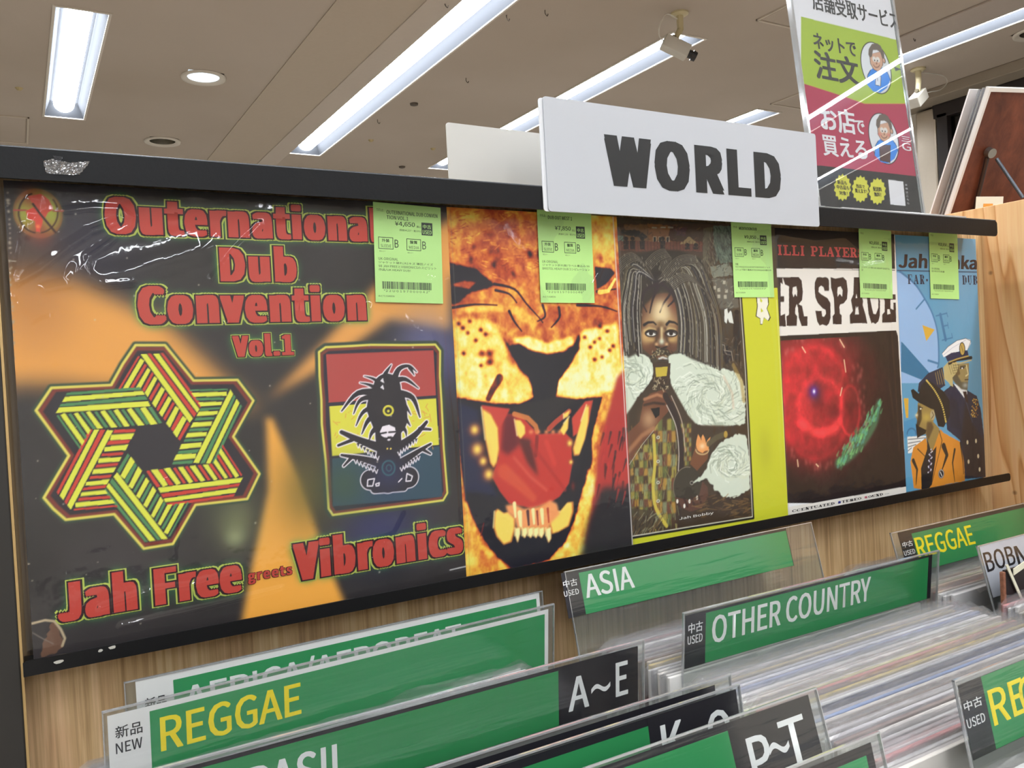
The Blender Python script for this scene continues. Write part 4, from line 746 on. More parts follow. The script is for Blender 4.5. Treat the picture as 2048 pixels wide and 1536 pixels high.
    A.poly([(570, 1130), (640, 1000), (720, 930), (800, 950), (890, 930), (960, 1000), (1030, 1130), (900, 1080), (800, 1060), (700, 1090)], (50, 40, 28), jag=2); brush(60, 600, 1000, 940, 1110, [(190, 180, 140), (24, 18, 16), (110, 84, 40)], 34, 60, 12, .8, 1)
    A.line([(750, 1130), (820, 1100), (900, 1130)], 40, (212, 216, 210), .9, soft=5); A.line([(740, 1150), (820, 1160), (900, 1145)], 16, (26, 18, 18), soft=3); A.poly([(640, 1300), (700, 1180), (930, 1180), (960, 1300), (960, 1560), (620, 1560)], (52, 34, 22)); A.poly([(700, 1230), (930, 1230), (900, 1330), (720, 1330)], (170, 156, 84)); A.poly([(670, 1380), (900, 1370), (890, 1440), (690, 1460)], (206, 190, 56)); A.line([(690, 1350), (900, 1350)], 30, (44, 28, 20))
    # smoke clouds of brush strokes
    def cloud(P, c, n, box, seed):
        A.poly(P, (20, 16, 14), .8, soft=4); A.poly(P, (204, 212, 192), 1, soft=1, jag=2); q = A.P(P)
        wn, m = A.mask_poly(q)
        if wn is None: return
        save = A.a.copy()
        for i in range(n):
            a0 = RNG.rand() * 2 * pi; r = (.15 + .85 * RNG.rand()) * box; x = c[0] + r * cos(a0); y = c[1] + r * .8 * sin(a0); a = a0 + pi / 2 + .35; l = 60 * (.5 + RNG.rand()); A.line([(x, y), (x + l * cos(a), y + l * sin(a)), (x + l * 1.5 * cos(a + .5), y + l * 1.5 * sin(a + .5))], 9 * (.5 + RNG.rand()), [(236, 240, 226), (160, 170, 148), (216, 222, 202), (136, 148, 126), (206, 212, 186)][RNG.randint(5)], .6, soft=1.5)
        mm = np.zeros((A.H, A.W, 1)); mm[wn[0], wn[1], 0] = m; A.a = (A.a * mm + save * (1 - mm)).astype(np.float32)
    A.crop(1230, 740, .2344)
    cloud([(20, -180), (140, -190), (270, -120), (330, -40), (320, 70), (250, 170), (190, 230), (150, 330), (80, 410), (40, 420)], (160, 60), 150, 260, 1)
    cloud([(455, -120), (560, -150), (760, -90), (900, -30), (1060, 40), (1110, 140), (1112, 460), (990, 480), (860, 498), (770, 480), (680, 462), (610, 380), (540, 250), (480, 120)], (830, 220), 330, 420, 2)
    A.line([(930, 60), (1000, 200), (1010, 320)], 26, (206, 180, 150), .5, soft=6); A.line([(1010, -40), (1080, 100), (1100, 260)], 40, (170, 140, 70), .6, soft=6)
    # jacket, arm, pipe
    A.poly([(85, 400), (200, 230), (320, 90), (470, 110), (620, 380), (700, 470), (1110, 480), (1140, 560), (1140, 1260), (120, 1430)], (58, 44, 30), .96, soft=2); cols = [(176, 164, 70), (120, 66, 44), (104, 116, 60), (196, 150, 60), (70, 50, 34), (140, 150, 110)]
    for x0, x1, ya, yb in ((330, 520, 420, 1330), (130, 320, 640, 1240), (560, 650, 460, 820)):
        for i in range(5):
            for j in range(9):
                a, b = x0 + (x1 - x0) * i / 5, x0 + (x1 - x0) * (i + 1) / 5; y = ya + (yb - ya) * j / 9; yy = ya + (yb - ya) * (j + 1) / 9; A.poly([(a, y), (b, y - 6), (b, yy - 6), (a, yy)], cols[(i * 2 + j) % 6], .75, soft=2)
    brush(300, 130, 560, 460, 1380, cols + [(40, 30, 24)], 60, 88, 8, .55, .15); A.line([(330, 560), (340, 800), (325, 1000), (350, 1180), (440, 1330)], 34, (200, 182, 70), .9, soft=3, smooth=4)
    for y in (575, 780, 960, 1118): A.disc((368, y), 15, (190, 190, 170)); A.disc((368, y), 7, (90, 84, 70))
    A.poly([(85, 560), (210, 440), (240, 280), (300, 200), (420, 165), (490, 260), (450, 360), (370, 450), (330, 510), (220, 640), (105, 800)], (104, 62, 40), 1); A.line([(110, 700), (230, 560), (330, 500)], 40, (170, 116, 76), .7, soft=8); A.line([(250, 250), (360, 210), (450, 240)], 26, (170, 116, 80), .9, soft=4); A.line([(250, 300), (330, 280), (420, 290)], 22, (40, 26, 20), .8, soft=3); A.blob((290, 420), 60, (190, 150, 110), .8, ry=80); A.poly([(303, 328), (382, 318), (380, 385), (345, 412)], (14, 12, 12))
    A.line([(120, 810), (230, 640), (330, 515)], 4, (206, 196, 180)); A.poly([(320, -60), (475, -60), (465, 110), (400, 160), (335, 110)], (60, 42, 28)); A.poly([(345, -20), (450, -30), (440, 50), (350, 60)], (204, 180, 60), .9); brush(30, 330, 470, 60, 170, [(190, 176, 140), (30, 22, 18)], 24, 60, 8, .8, 1)
    A.line([(430, 220), (510, 380), (560, 600), (565, 830)], 60, (44, 30, 26), soft=2, smooth=5); A.line([(440, 300), (520, 480), (545, 700), (540, 860)], 7, (214, 204, 190), soft=1.5, smooth=5); A.line([(480, 220), (570, 440), (600, 700)], 8, (190, 170, 150), soft=2, smooth=5)
    A.disc((620, 1000), 125, (52, 46, 34), ry=175); A.ring((620, 1000), 122, 172, 5, (170, 160, 130), .8, a0=150, a1=280); A.poly([(640, 800), (690, 640), (800, 680), (790, 760), (700, 860)], (110, 66, 38)); A.ring((745, 680), 55, 40, 12, (190, 160, 110), a0=0, a1=180)
    A.poly([(690, 640), (705, 540), (735, 600), (750, 548), (778, 620), (812, 570), (796, 680), (745, 705), (705, 690)], (222, 150, 84), jag=1); A.blob((745, 650), 24, (240, 214, 170), .8); A.line([(800, 630), (860, 580), (940, 545)], 50, (84, 76, 50), .9, soft=3); A.disc((945, 550), 16, (170, 140, 60), ry=30)
    cloud([(780, 850), (820, 720), (880, 640), (960, 575), (1060, 545), (1120, 560), (1150, 760), (1152, 1010), (1060, 1076), (940, 1092), (840, 1010), (790, 925), (700, 960), (660, 962), (700, 930)], (990, 800), 200, 210, 3)
    A.disc((655, 963), 14, (30, 26, 22)); A.ring((655, 963), 14, 14, 4, (200, 196, 180))
    A.poly([(508, 1085), (640, 1110), (720, 1060), (745, 950), (790, 1000), (795, 1080), (740, 1180), (640, 1210), (540, 1160)], (86, 54, 40)); [A.line([(530 + 60 * i, 1110 - 12 * i), (560 + 58 * i, 1180 - 16 * i)], 20, (54, 32, 26), .9, soft=3) for i in range(4)]
    for p in ((532, 1120), (592, 1160), (636, 1120), (700, 1090)): A.disc(p, 9, (226, 220, 206), ry=19)
    A.poly([(130, 1180), (330, 1200), (420, 1330), (130, 1430)], (70, 60, 44), .8); brush(80, 130, 420, 1200, 1400, [(150, 150, 120), (110, 84, 50), (40, 30, 24)], 60, 120, 8, .6, .3); brush(90, 620, 1150, 1080, 1260, [(104, 74, 44), (60, 44, 28), (140, 110, 60)], 60, -12, 10, .5, .3)
    # dreadlocks
    A.crop(1220, 430, .2149)
    H0 = [(50, 500), (170, 370), (330, 350), (450, 320), (650, 330), (850, 410), (950, 640), (1030, 900), (985, 1400), (930, 1400), (760, 1340), (640, 1260), (665, 950), (570, 740), (470, 700), (300, 860), (285, 1100), (300, 1260), (170, 1330), (90, 1200)]
    A.poly(H0, (44, 36, 28), .96, soft=3)
    for i in range(130):
        t = RNG.rand(); s_ = 1 if i % 3 else -1
        if s_ > 0: ex = 640 + 380 * t; P = [(440, 600 + 40 * RNG.rand()), (520 + 260 * t, 440 - 60 * t + 60 * RNG.rand() + 120 * (1 - t)), (600 + 340 * t, 700 + 60 * RNG.rand()), (ex, 1000), (ex - 10 + 30 * t, 1230 + 180 * t + 40 * RNG.rand())]
        else: ex = 70 + 210 * t; P = [(420, 620), (300 - 120 * (1 - t), 430 + 80 * t + 60 * RNG.rand()), (110 + 180 * t, 640 + 80 * RNG.rand()), (ex, 900), (ex + 20, 1160 + 150 * RNG.rand())]
        c = [(36, 28, 24), (58, 48, 36), (70, 62, 46), (44, 40, 46)][RNG.randint(4)]; A.line(P, 34, c, .9, w1=22, soft=2, smooth=5)
        A.line([(x + 9, y) for x, y in P], 7, [(186, 182, 158), (142, 134, 100), (216, 212, 196)][RNG.randint(3)], .8, w1=5, soft=1.2, smooth=5)
    for P in ([(60, 620), (60, 480), (190, 360), (300, 400), (400, 560)], [(350, 440), (440, 350), (540, 330), (480, 500)], [(500, 560), (640, 400), (800, 380), (850, 470)], [(560, 620), (700, 540), (860, 640), (950, 800)]):
        for k in range(7): A.line([(x + 9 * k - 20, y + 12 * k) for x, y in P], 13, [(50, 42, 32), (40, 32, 28)][k % 2], .9, soft=2, smooth=5); A.line([(x + 9 * k - 24, y + 12 * k - 4) for x, y in P], 4, (170, 164, 140), .6, soft=1.2, smooth=5)
    A.blob((430, 640), 50, (30, 24, 26), .9, ry=90); [A.line(P, 34, (40, 26, 30), 1, w1=14, soft=2, smooth=4) for P in ([(440, 640), (330, 700), (300, 800), (340, 900)], [(450, 660), (400, 780), (370, 910)], [(480, 640), (560, 720), (500, 820), (465, 905)], [(560, 700), (600, 780), (540, 850)])]
    A.blob((478, 860), 46, (226, 204, 156), .75, ry=52)
    for i in range(420):
        x, y = 60 + 930 * RNG.rand(), 360 + 900 * RNG.rand()
        if 300 < x < 640 and y > 660: continue
        A.line([(x, y), (x + 5, y + 20)], 5, [(196, 190, 166), (150, 140, 104), (24, 20, 20)][i % 3], .6)
    # border, margin
    A.poly([(1194, 760), (1215, 760), (1300, 1700), (1240, 1700)], (0, 0, 0), .0)
    A.crop(1230, 740, .2344)
    edge = lambda off: [(1062 + off, -700), (1112 + off, 0), (1173 + off, 1252 + off * .9)]
    YG = (196, 198, 44)
    A.poly([edge(0)[0], edge(0)[1], edge(0)[2], (125, 1422), (125, 1500), (1600, 1500), (1600, -700)], YG)
    A.a[..., :] = A.a
    P = edge(0) + [(125, 1422)]
    A.line([(x + 9, y + 12 * (i >= 2)) for i, (x, y) in enumerate(P)], 20, (24, 20, 20), soft=1.5); A.line(P, 7, (222, 218, 200), soft=1.2)
    A.crop(1220, 430, .2149)
    o = [(1362, 700), (1460, 700), (1472, 830), (1458, 870), (1486, 950), (1470, 982), (1432, 952), (1418, 1015), (1400, 1012), (1400, 962), (1364, 940), (1375, 850)]; A.poly([(1423 + (x - 1423) * 1.16, 860 + (y - 860) * 1.05) for x, y in o], (26, 24, 20)); A.poly(o, (232, 228, 208)); A.poly([(1398, 770), (1420, 798), (1410, 816), (1396, 800)], YG); A.poly([(1404, 862), (1428, 895), (1404, 908)], YG)
    A.crop(); A.blob((1530, 900), 14, (150, 146, 40), .3, ry=40); A.line([(1553, 600), (1577, 1028)], 2, (222, 216, 150), .7)
    return A

def art_nebula():
    pl = Plane((0, 0.0159, 0)); A = Art(pl, (0.705, 1.1236, 0.9245, 1.4378), 300, 440, (226, 221, 212))
    A.crop(1530, 440, .1953)
    A.poly([(40, -100), (1400, -100), (1345, 520), (100, 497)], (24, 20, 24)); A.poly([(40, 497), (1345, 500), (1345, 510), (40, 505)], (226, 221, 212))
    DK = (42, 26, 26); WH = (226, 221, 212)
    o = [([(60, 585), (180, 585), (182, 660), (160, 640), (160, 780), (196, 780), (196, 840), (160, 840), (160, 980), (205, 960), (215, 1090), (60, 1090)],), ([(180, 585), (345, 585), (375, 620), (388, 735), (380, 820), (345, 862), (380, 880), (400, 985), (435, 985), (435, 1085), (375, 1085), (345, 1000), (338, 900), (325, 860), (310, 905), (310, 960), (330, 985), (325, 1085), (222, 1085), (220, 985), (245, 970), (245, 680), (205, 660)], [(285, 690), (320, 680), (330, 730), (326, 785), (308, 755), (292, 790), (280, 750)]),
         ([(510, 640), (530, 590), (560, 583), (590, 590), (620, 583), (645, 595), (656, 620), (656, 728), (610, 728), (600, 690), (575, 672), (552, 690), (548, 735), (575, 760), (640, 800), (670, 850), (672, 1000), (655, 1060), (630, 1085), (590, 1070), (560, 1082), (535, 1040), (515, 930), (580, 930), (585, 985), (605, 992), (625, 960), (620, 920), (590, 905), (540, 850), (515, 790), (507, 700)],),
         ([(672, 585), (720, 600), (800, 585), (835, 620), (848, 720), (840, 810), (805, 855), (770, 865), (762, 890), (768, 960), (785, 975), (785, 1068), (695, 1068), (692, 985), (712, 960), (705, 800), (690, 740), (675, 690)], [(745, 690), (775, 680), (795, 720), (790, 785), (765, 755), (745, 785), (740, 740)]),
         ([(910, 585), (965, 585), (985, 760), (1005, 830), (1000, 870), (1030, 970), (1048, 1060), (960, 1055), (870, 1062), (866, 975), (900, 930), (880, 820), (905, 760)], [(928, 800), (936, 755), (945, 800)], [(922, 968), (930, 880), (940, 905), (952, 880), (962, 965)]),
         ([(1040, 760), (1075, 795), (1095, 900), (1110, 960), (1135, 965), (1160, 900), (1160, 780), (1178, 830), (1176, 980), (1160, 1040), (1130, 1065), (1105, 1050), (1090, 1060), (1060, 960)],), ([(1205, 760), (1400, 760), (1400, 815), (1285, 815), (1285, 905), (1315, 920), (1315, 845), (1400, 845), (1400, 1045), (1200, 1052), (1200, 970), (1225, 940), (1225, 830)], [(1252, 915), (1275, 915), (1285, 960), (1252, 968)], [(1300, 860), (1300, 860), (1300, 860)])]
    for L_ in o:
        A.poly(L_[0], DK)
        for h in L_[1:]: A.poly(h, WH)
    for L_ in o: A.blob((np.mean([p[0] for p in L_[0]]), 1060), 70, (96, 26, 28), .0)
    # picture
    A.poly([(150, 1186), (1343, 1130), (1460, 1500), (1460, 2900), (160, 2900)], (22, 14, 16)); A.crop(1540, 720, .2149)
    pic = [(98, -180), (1190, -240), (1268, 1172), (172, 1368)]
    sv = A.a.copy(); n = vnoise(A.H, A.W, (16, 22), 44, 5); A.blob((480, 350), 560, (126, 22, 32), .97, ry=690, power=6); A.blob((300, 300), 330, (186, 38, 46), .75, ry=520, power=3)
    A.ring((420, 120), 260, 240, 60, (196, 40, 48), .5, soft=22); A.ring((470, 420), 200, 250, 60, (206, 44, 52), .8, soft=20); A.line([(290, 590), (380, 660), (500, 680), (600, 650), (650, 590)], 70, (222, 56, 60), .85, soft=20, smooth=4); A.ring((745, 470), 90, 230, 26, (206, 46, 52), .8, soft=10); A.ring((420, 400), 320, 520, 40, (180, 36, 44), .5, soft=20)
    A.blob((440, 330), 90, (96, 20, 34), .9, ry=130); A.blob((600, 500), 60, (90, 18, 28), .7); A.blob((740, 470), 50, (90, 14, 22), .8, ry=120); A.blob((900, 200), 130, (44, 10, 14), .9, ry=330); A.blob((1040, 600), 130, (26, 10, 14), .9, ry=400)
    A.a *= (.78 + .75 * n)[..., None].astype(np.float32); A.blob((408, 295), 44, (64, 30, 150), .9, ry=60); A.blob((410, 293), 13, (246, 244, 255), 1, ry=20)
    A.line([(1012, 400), (985, 560), (900, 720), (760, 880), (640, 960)], 70, (70, 130, 88), .75, w1=100, soft=14, smooth=5)
    for i in range(200):
        t = RNG.rand(); x = 1010 - 370 * t ** 1.1 + 28 * RNG.randn(); y = 430 + 540 * t + 26 * RNG.randn(); A.line([(x, y), (x + 16, y - 40)], 26, [(96, 178, 110), (130, 204, 120), (90, 160, 150), (60, 110, 70)][i % 4], .55, w1=10, soft=3)
    for i in range(90):
        a = RNG.rand() * 2 * pi; x = 440 + 420 * cos(a) + 20 * RNG.randn(); y = 380 + 610 * sin(a) + 20 * RNG.randn(); A.blob((x, y), 9 + 6 * RNG.rand(), (196, 110, 96), .35, ry=26)
    for q in ([(690, 0), (705, 110)], [(670, 260), (655, 330)], [(300, -120), (330, -70)], [(650, -190), (690, -120)], [(255, 930), (262, 990)], [(430, 970), (450, 990)]): A.line(q, 14, (236, 206, 160), .9, soft=3)
    wn, m = A.mask_poly(A.P(pic)); mm = np.zeros((A.H, A.W, 1)); mm[wn[0], wn[1], 0] = m; A.a = (A.a * mm + sv * (1 - mm)).astype(np.float32)
    A.poly([(60, 1392), (1500, 1135), (1500, 1800), (60, 1800)], WH); A.crop(1530, 440, .1953); A.poly([(1343, 1128), (1343, 1128), (1400, 1128)], WH, 0)
    A.crop(1540, 720, .2149); A.poly([(1188, -1400), (1190, -240), (1268, 1172), (1500, 1172), (1500, -1400)], WH); A.crop(1530, 440, .1953); A.poly([(1322, 60), (1345, 1128), (1500, 1128), (1500, 60)], WH)
    return A

def art_blue():
    pl = Plane((0, 0.0212, 0)); A = Art(pl, (0.915, 1.1236, 1.1005, 1.4385), 260, 440, (86, 152, 188))
    u = np.linspace(0, 1, A.W)[None, :, None]; A.a = (A.a * (1 - u * .3) + np.array([128, 166, 190]) * u * .3).astype(np.float32)
    A.crop(1770, 450, .17573)
    A.blob((900, 620), 260, (118, 158, 188), .6, ry=500)
    A.poly([(100, 530), (220, 556), (350, 690), (440, 820), (530, 1000), (590, 1180), (610, 1350), (610, 1800), (100, 1800)], (146, 182, 222)); A.line([(170, 530), (330, 660), (440, 820), (540, 1010), (600, 1240), (612, 1540), (600, 1620)], 26, (66, 122, 168), smooth=4, soft=1.5); A.line([(355, 955), (445, 850)], 20, (66, 122, 168))
    A.poly([(425, 1138), (566, 1190), (470, 1322)], (214, 170, 60)); E_ = (62, 118, 160); A.line([(630, 1020), (690, 1305)], 44, E_); A.line([(580, 1035), (705, 1003)], 14, E_); A.line([(700, 1000), (715, 1045)], 12, E_); A.line([(650, 1155), (715, 1140)], 14, E_); A.line([(712, 1110), (722, 1175)], 11, E_); A.line([(650, 1312), (768, 1282)], 14, E_); A.line([(758, 1235), (768, 1285)], 12, E_)
    A.line([(140, 518), (600, 527), (1068, 537)], 11, (24, 30, 62))
    A.crop(1790, 660, .22127)
    A.poly([(55, 105), (70, 115), (310, 385), (240, 450), (55, 375)], (42, 112, 152)); A.line([(300, 275), (395, 305)], 20, (66, 122, 168)); A.poly([(78, 618), (122, 616), (120, 795), (100, 795)], (214, 170, 60)); A.poly([(80, 830), (190, 790), (290, 960), (80, 975)], (66, 142, 186)); A.ring((150, 940), 40, 50, 16, (50, 110, 150), a0=180, a1=360)
    A.poly([(110, 965), (290, 955), (190, 1060), (150, 1110), (118, 1115)], (226, 228, 224)); [A.line([(118, 990 + 34 * i), (270 - 40 * i, 975 + 30 * i)], 7, (40, 44, 52), .8) for i in range(4)]
    NV, BK, GD, OR = (30, 38, 62), (20, 20, 24), (190, 160, 84), (212, 138, 44)
    A.poly([(205, 560), (215, 480), (300, 390), (430, 335), (455, 500), (350, 570)], NV); [A.line([(365 + 18 * i, 385 - 10 * i), (385 + 22 * i, 400 + 90)], 7, GD, .9) for i in range(4)]
    A.poly([(440, 555), (530, 485), (620, 600), (655, 545), (740, 598), (775, 720), (810, 1000), (842, 1330), (630, 1345), (590, 1000), (470, 900)], NV, jag=.5); A.poly([(640, 620), (700, 850), (800, 1000), (830, 1325), (650, 1330), (600, 960)], (38, 30, 34), .8, soft=5); A.line([(540, 500), (640, 640), (700, 830)], 12, (52, 64, 92)); A.poly([(500, 600), (560, 640), (600, 900), (500, 880)], (24, 30, 48), .8, soft=4)
    A.poly([(528, 482), (650, 545), (652, 580), (625, 612)], (226, 226, 224)); A.poly([(612, 555), (645, 555), (665, 660), (640, 650)], (44, 26, 28)); A.poly([(535, 310), (668, 298), (668, 400), (660, 470), (652, 540), (600, 530), (545, 480), (505, 430)], (150, 132, 84)); A.poly([(508, 420), (560, 400), (600, 470), (660, 470), (654, 545), (600, 535), (545, 480)], (76, 72, 58), .85, soft=2); A.line([(590, 345), (625, 340)], 14, BK); A.line([(590, 330), (640, 325)], 9, BK); A.disc((607, 346), 7, (226, 226, 220)); A.line([(645, 320), (662, 400), (640, 415)], 14, (214, 200, 150)); A.line([(632, 450), (662, 448)], 10, (60, 36, 30)); A.blob((635, 500), 24, (176, 180, 176), .8); A.poly([(540, 310), (575, 320), (590, 400), (550, 420)], (90, 72, 44), .8, soft=2)
    A.poly([(438, 335), (480, 290), (545, 262), (572, 330), (560, 380), (520, 430), (525, 515), (500, 500), (480, 470), (445, 440)], (190, 174, 118)); [A.line([(480 + 20 * i, 300 - 4 * i), (510 + 16 * i, 400 - 14 * i)], 5, (90, 76, 44), .9) for i in range(4)]; [A.line([(525, 320 + 24 * i), (576, 315 + 22 * i)], 4, (90, 76, 44), .9) for i in range(4)]
    A.poly([(425, 212), (480, 150), (560, 95), (640, 75), (680, 88), (686, 120), (655, 182), (590, 190), (505, 212), (440, 246)], (236, 236, 238)); A.line([(440, 225), (520, 160), (640, 90)], 5, (176, 176, 190), .8); A.line([(425, 212), (480, 150), (560, 95), (640, 75), (686, 100), (655, 182)], 4, BK); A.poly([(455, 240), (510, 206), (655, 184), (668, 238), (560, 256), (475, 285)], (30, 40, 74)); A.disc((608, 172), 27, BK, ry=62); A.disc((608, 172), 21, GD, ry=54); A.line([(600, 140), (615, 200)], 6, BK, .7); A.line([(490, 300), (560, 268), (690, 250)], 30, BK); A.line([(490, 290), (560, 262), (665, 234)], 12, GD); A.line([(520, 300), (600, 298), (690, 272)], 10, (206, 180, 110))
    for x, y in ((655, 1015), (732, 1003), (665, 1190), (752, 1140), (765, 1260)): A.disc((x, y), 9, (214, 204, 170), ry=20)
    for i in range(46): A.disc((690 + 60 * RNG.rand(), 620 + 180 * RNG.rand()), 6, [(176, 130, 50), (140, 90, 40), (214, 180, 90)][i % 3])
    A.poly([(143, 545), (165, 532), (215, 575), (235, 500), (285, 448), (350, 485), (440, 555), (495, 640), (498, 770), (440, 880), (390, 870), (350, 720), (290, 700), (215, 655), (160, 612)], (18, 20, 24)); [A.disc(tuple(p), 8, (206, 180, 90)) for p in curve_pts([(285, 455), (360, 550), (425, 680), (460, 830)], 8)]
    A.poly([(205, 655), (240, 668), (320, 710), (352, 720), (362, 780), (345, 830), (400, 890), (400, 1000), (360, 1120), (300, 1090), (280, 940), (215, 960), (190, 870), (205, 830), (185, 780), (205, 730)], (150, 126, 70)); A.poly([(210, 680), (235, 690), (245, 800), (205, 900), (195, 850), (205, 790)], (50, 38, 22), .9, soft=2); A.poly([(186, 845), (215, 870), (285, 905), (275, 935), (200, 978)], (20, 18, 18)); A.blob((285, 790), 44, (186, 160, 76), .9); A.blob((195, 770), 14, (230, 220, 190), .9); A.disc((340, 770), 22, (176, 160, 120), ry=44); A.line([(335, 740), (350, 770), (330, 800)], 7, (60, 44, 24)); A.poly([(290, 830), (330, 830), (350, 880), (300, 1000), (280, 940)], (70, 52, 34), .7, soft=3); A.disc((232, 712), 8, (226, 220, 200)); A.line([(218, 700), (250, 704)], 7, BK)
    A.poly([(140, 1190), (165, 1060), (280, 975), (300, 1080), (330, 1120), (410, 895), (440, 930), (590, 1012), (625, 1200), (632, 1362), (318, 1424), (240, 1440), (170, 1430)], OR, jag=.4); A.poly([(290, 975), (330, 1110), (375, 1050), (365, 1180), (330, 1400), (312, 1425), (240, 1440), (235, 1250), (290, 1080)], (24, 22, 26)); [A.line(P, w_, BK, .9, w1=6, soft=2) for P, w_ in (([(205, 1075), (270, 1140)], 10), ([(440, 1050), (470, 1130), (420, 1280)], 60), ([(540, 1080), (520, 1200), (540, 1370)], 26), ([(165, 1180), (200, 1260), (190, 1400)], 40), ([(590, 1020), (615, 1200), (620, 1300)], 16), ([(400, 910), (425, 1000), (400, 1110), (330, 1400)], 9))]
    for i in range(24): A.disc((318 + 22 * sin(i) * .6 - (i - 12) * .6, 1080 + 9 * i), 6, [(206, 206, 226), (90, 70, 120), (226, 226, 230)][i % 3])
    A.disc((418, 1300), 27, (24, 22, 34), ry=42); A.ring((418, 1300), 22, 36, 6, (220, 216, 206)); A.line([(410, 1285), (425, 1320)], 10, (220, 216, 206)); A.poly([(828, 1075), (872, 1095), (888, 1335), (842, 1340)], (146, 182, 172))
    A.crop(); A.line([(1959, 472), (1984, 950)], 2.0, (200, 206, 206), .7)
    return A

# ---------------------------------------------------------------- five record covers on the ledge
MP = attr_mat('printed_sleeve', 0.42, 0.3, 0.0)
MCARD = mat('worn_card_edge', (176, 150, 116), 0.8); MSP = mat('dark_card', (40, 36, 38), 0.6)
PL = clear('clear_polythene', (250, 251, 252), 0.07, 0.01, 0.008, (34, 0.35, (1, 1, 1)))
def cover(Y, x0, x1, label, edge, art, loc):
    t = thing('record_cover', (x0, Y, 1.1237), label, 'record')
    MB().box((x0, Y + 0.0003, 1.1237), (x1, Y + 0.0044, 1.4378), 0.0006).build('cardboard_jacket', edge, t)
    art.sheet('front_print', t, MP, 0.0)
    return t
def sleeve(t, x0, x1, Y, amp, seed, folds=(), nx=70, ny=70):
    r = np.random.RandomState(seed); u = np.linspace(x0, x1, nx); v = np.linspace(1.1242, 1.4378, ny); U, V_ = np.meshgrid(u, v)
    n = vnoise(ny, nx, (4, 5), seed, 3) * amp; H = n.copy()
    for P, h, s in folds:
        best = np.full(U.shape, 9.0)
        for a, b in zip(P[:-1], P[1:]):
            a = np.array(a); b = np.array(b); d = b - a; l2 = d @ d + 1e-12; tt = np.clip(((U - a[0]) * d[0] + (V_ - a[1]) * d[1]) / l2, 0, 1)
            best = np.minimum(best, np.hypot(U - a[0] - tt * d[0], V_ - a[1] - tt * d[1]))
        H += h * np.exp(-(best / s) ** 2)
    ed = np.minimum(np.minimum(U - x0, x1 - U) / 0.006, 1); ed = np.clip(np.minimum(ed, np.minimum(V_ - 1.1242, 1.4378 - V_) / 0.004), 0, 1); H *= 0.15 + 0.85 * ed
    P3 = np.stack([U.ravel(), np.full(U.size, Y) - H.ravel(), V_.ravel()], 1)
    mesh('plastic_sleeve', P3, grid_faces(nx, ny), PL, t, smooth=True)
A1, dub_texts = art_dub()
lp1 = cover(0.0, 0.0, 0.3150, 'dark record cover with red lettering, striped woven star and orange rays, leftmost on the rack', MSP, A1, None)
pl1 = Plane((0, 0, 0)); m_red = mat('ink_red', (186, 62, 50), 0.5, spec=0.3); m_out = mat('ink_dark_outline', (46, 16, 20), 0.5, spec=0.3); m_yg = mat('ink_yellow_green', (176, 190, 84), 0.5, spec=0.3)
for s, u0, v0, u1, v1 in dub_texts:
    k = v1 - v0; a = .088 if s != 'greets' else .05; e = k * .034; f = k * .060
    letter('lettering', pl1, s, (u0, v0, u1, v1), m_red, lp1, 0.0010, smear=a, ysmear=.022, sp=1.1)
    letter('lettering_outline', pl1, s, (u0 - e, v0 - e, u1 + e, v1 + e), m_out, lp1, 0.0006, smear=a + e / k, ysmear=.022 + e / k, sp=1.1)
    if s != 'greets': letter('lettering_glow', pl1, s, (u0 - f, v0 - f, u1 + f, v1 + f), m_yg, lp1, 0.0002, smear=a + f / k, ysmear=.022 + f / k, sp=1.1)
uvp = lambda L_: [tuple(p) for p in pl1.uvs(L_)]
folds = [(uvp([(125, 424), (180, 418), (236, 420), (262, 436), (258, 452), (215, 490), (178, 515), (170, 540), (185, 560), (205, 571), (262, 566)]), 0.0022, 0.0022),
         (uvp([(34, 566), (80, 540), (130, 500), (180, 466), (250, 440)]), 0.0020, 0.0026), (uvp([(55, 450), (42, 500), (28, 566)]), 0.0012, 0.002), (uvp([(180, 560), (260, 545), (340, 520), (400, 500)]), 0.0036, 0.009),
         (uvp([(90, 580), (140, 570), (155, 530)]), 0.0016, 0.003), (uvp([(70, 400), (75, 430), (55, 470)]), 0.002, 0.003), (uvp([(420, 560), (470, 500), (520, 450)]), 0.0010, 0.002), (uvp([(450, 650), (455, 690), (470, 740)]), 0.001, 0.003),
         (uvp([(200, 1215), (300, 1180), (380, 1170), (470, 1145)]), 0.001, 0.0018), (uvp([(240, 1250), (400, 1215), (560, 1175)]), 0.0008, 0.0016), (uvp([(330, 960), (350, 1040), (345, 1110)]), 0.0012, 0.002), (uvp([(860, 560), (850, 640), (870, 700)]), 0.001, 0.003),
         (uvp([(880, 640), (905, 900), (915, 1080)]), 0.0012, 0.0016), (uvp([(893, 560), (912, 860)]), 0.0014, 0.0012), (uvp([(690, 1090), (780, 1060), (800, 1020)]), 0.0007, 0.003), (uvp([(20, 600), (60, 660), (100, 640), (110, 720)]), 0.0008, 0.004), (uvp([(740, 620), (800, 640), (860, 690)]), 0.0012, 0.006)]
sleeve(lp1, -0.0035, 0.3178, -0.0022, 0.0010, 5, folds, 300, 300)
A2 = art_lion(); lp2 = cover(0.0053, 0.1805, 0.4955, 'record cover with a roaring lion mouth in fiery orange and yellow', MCARD, A2, None); sleeve(lp2, 0.32, 0.4975, 0.0045, 0.0012, 8, [([(0.47, 1.43), (0.475, 1.39), (0.455, 1.36)], 0.001, 0.002), ([(0.36, 1.43), (0.39, 1.40), (0.42, 1.33)], 0.001, 0.004), ([(0.493, 1.43), (0.493, 1.15)], 0.001, 0.0012)], 90, 120)
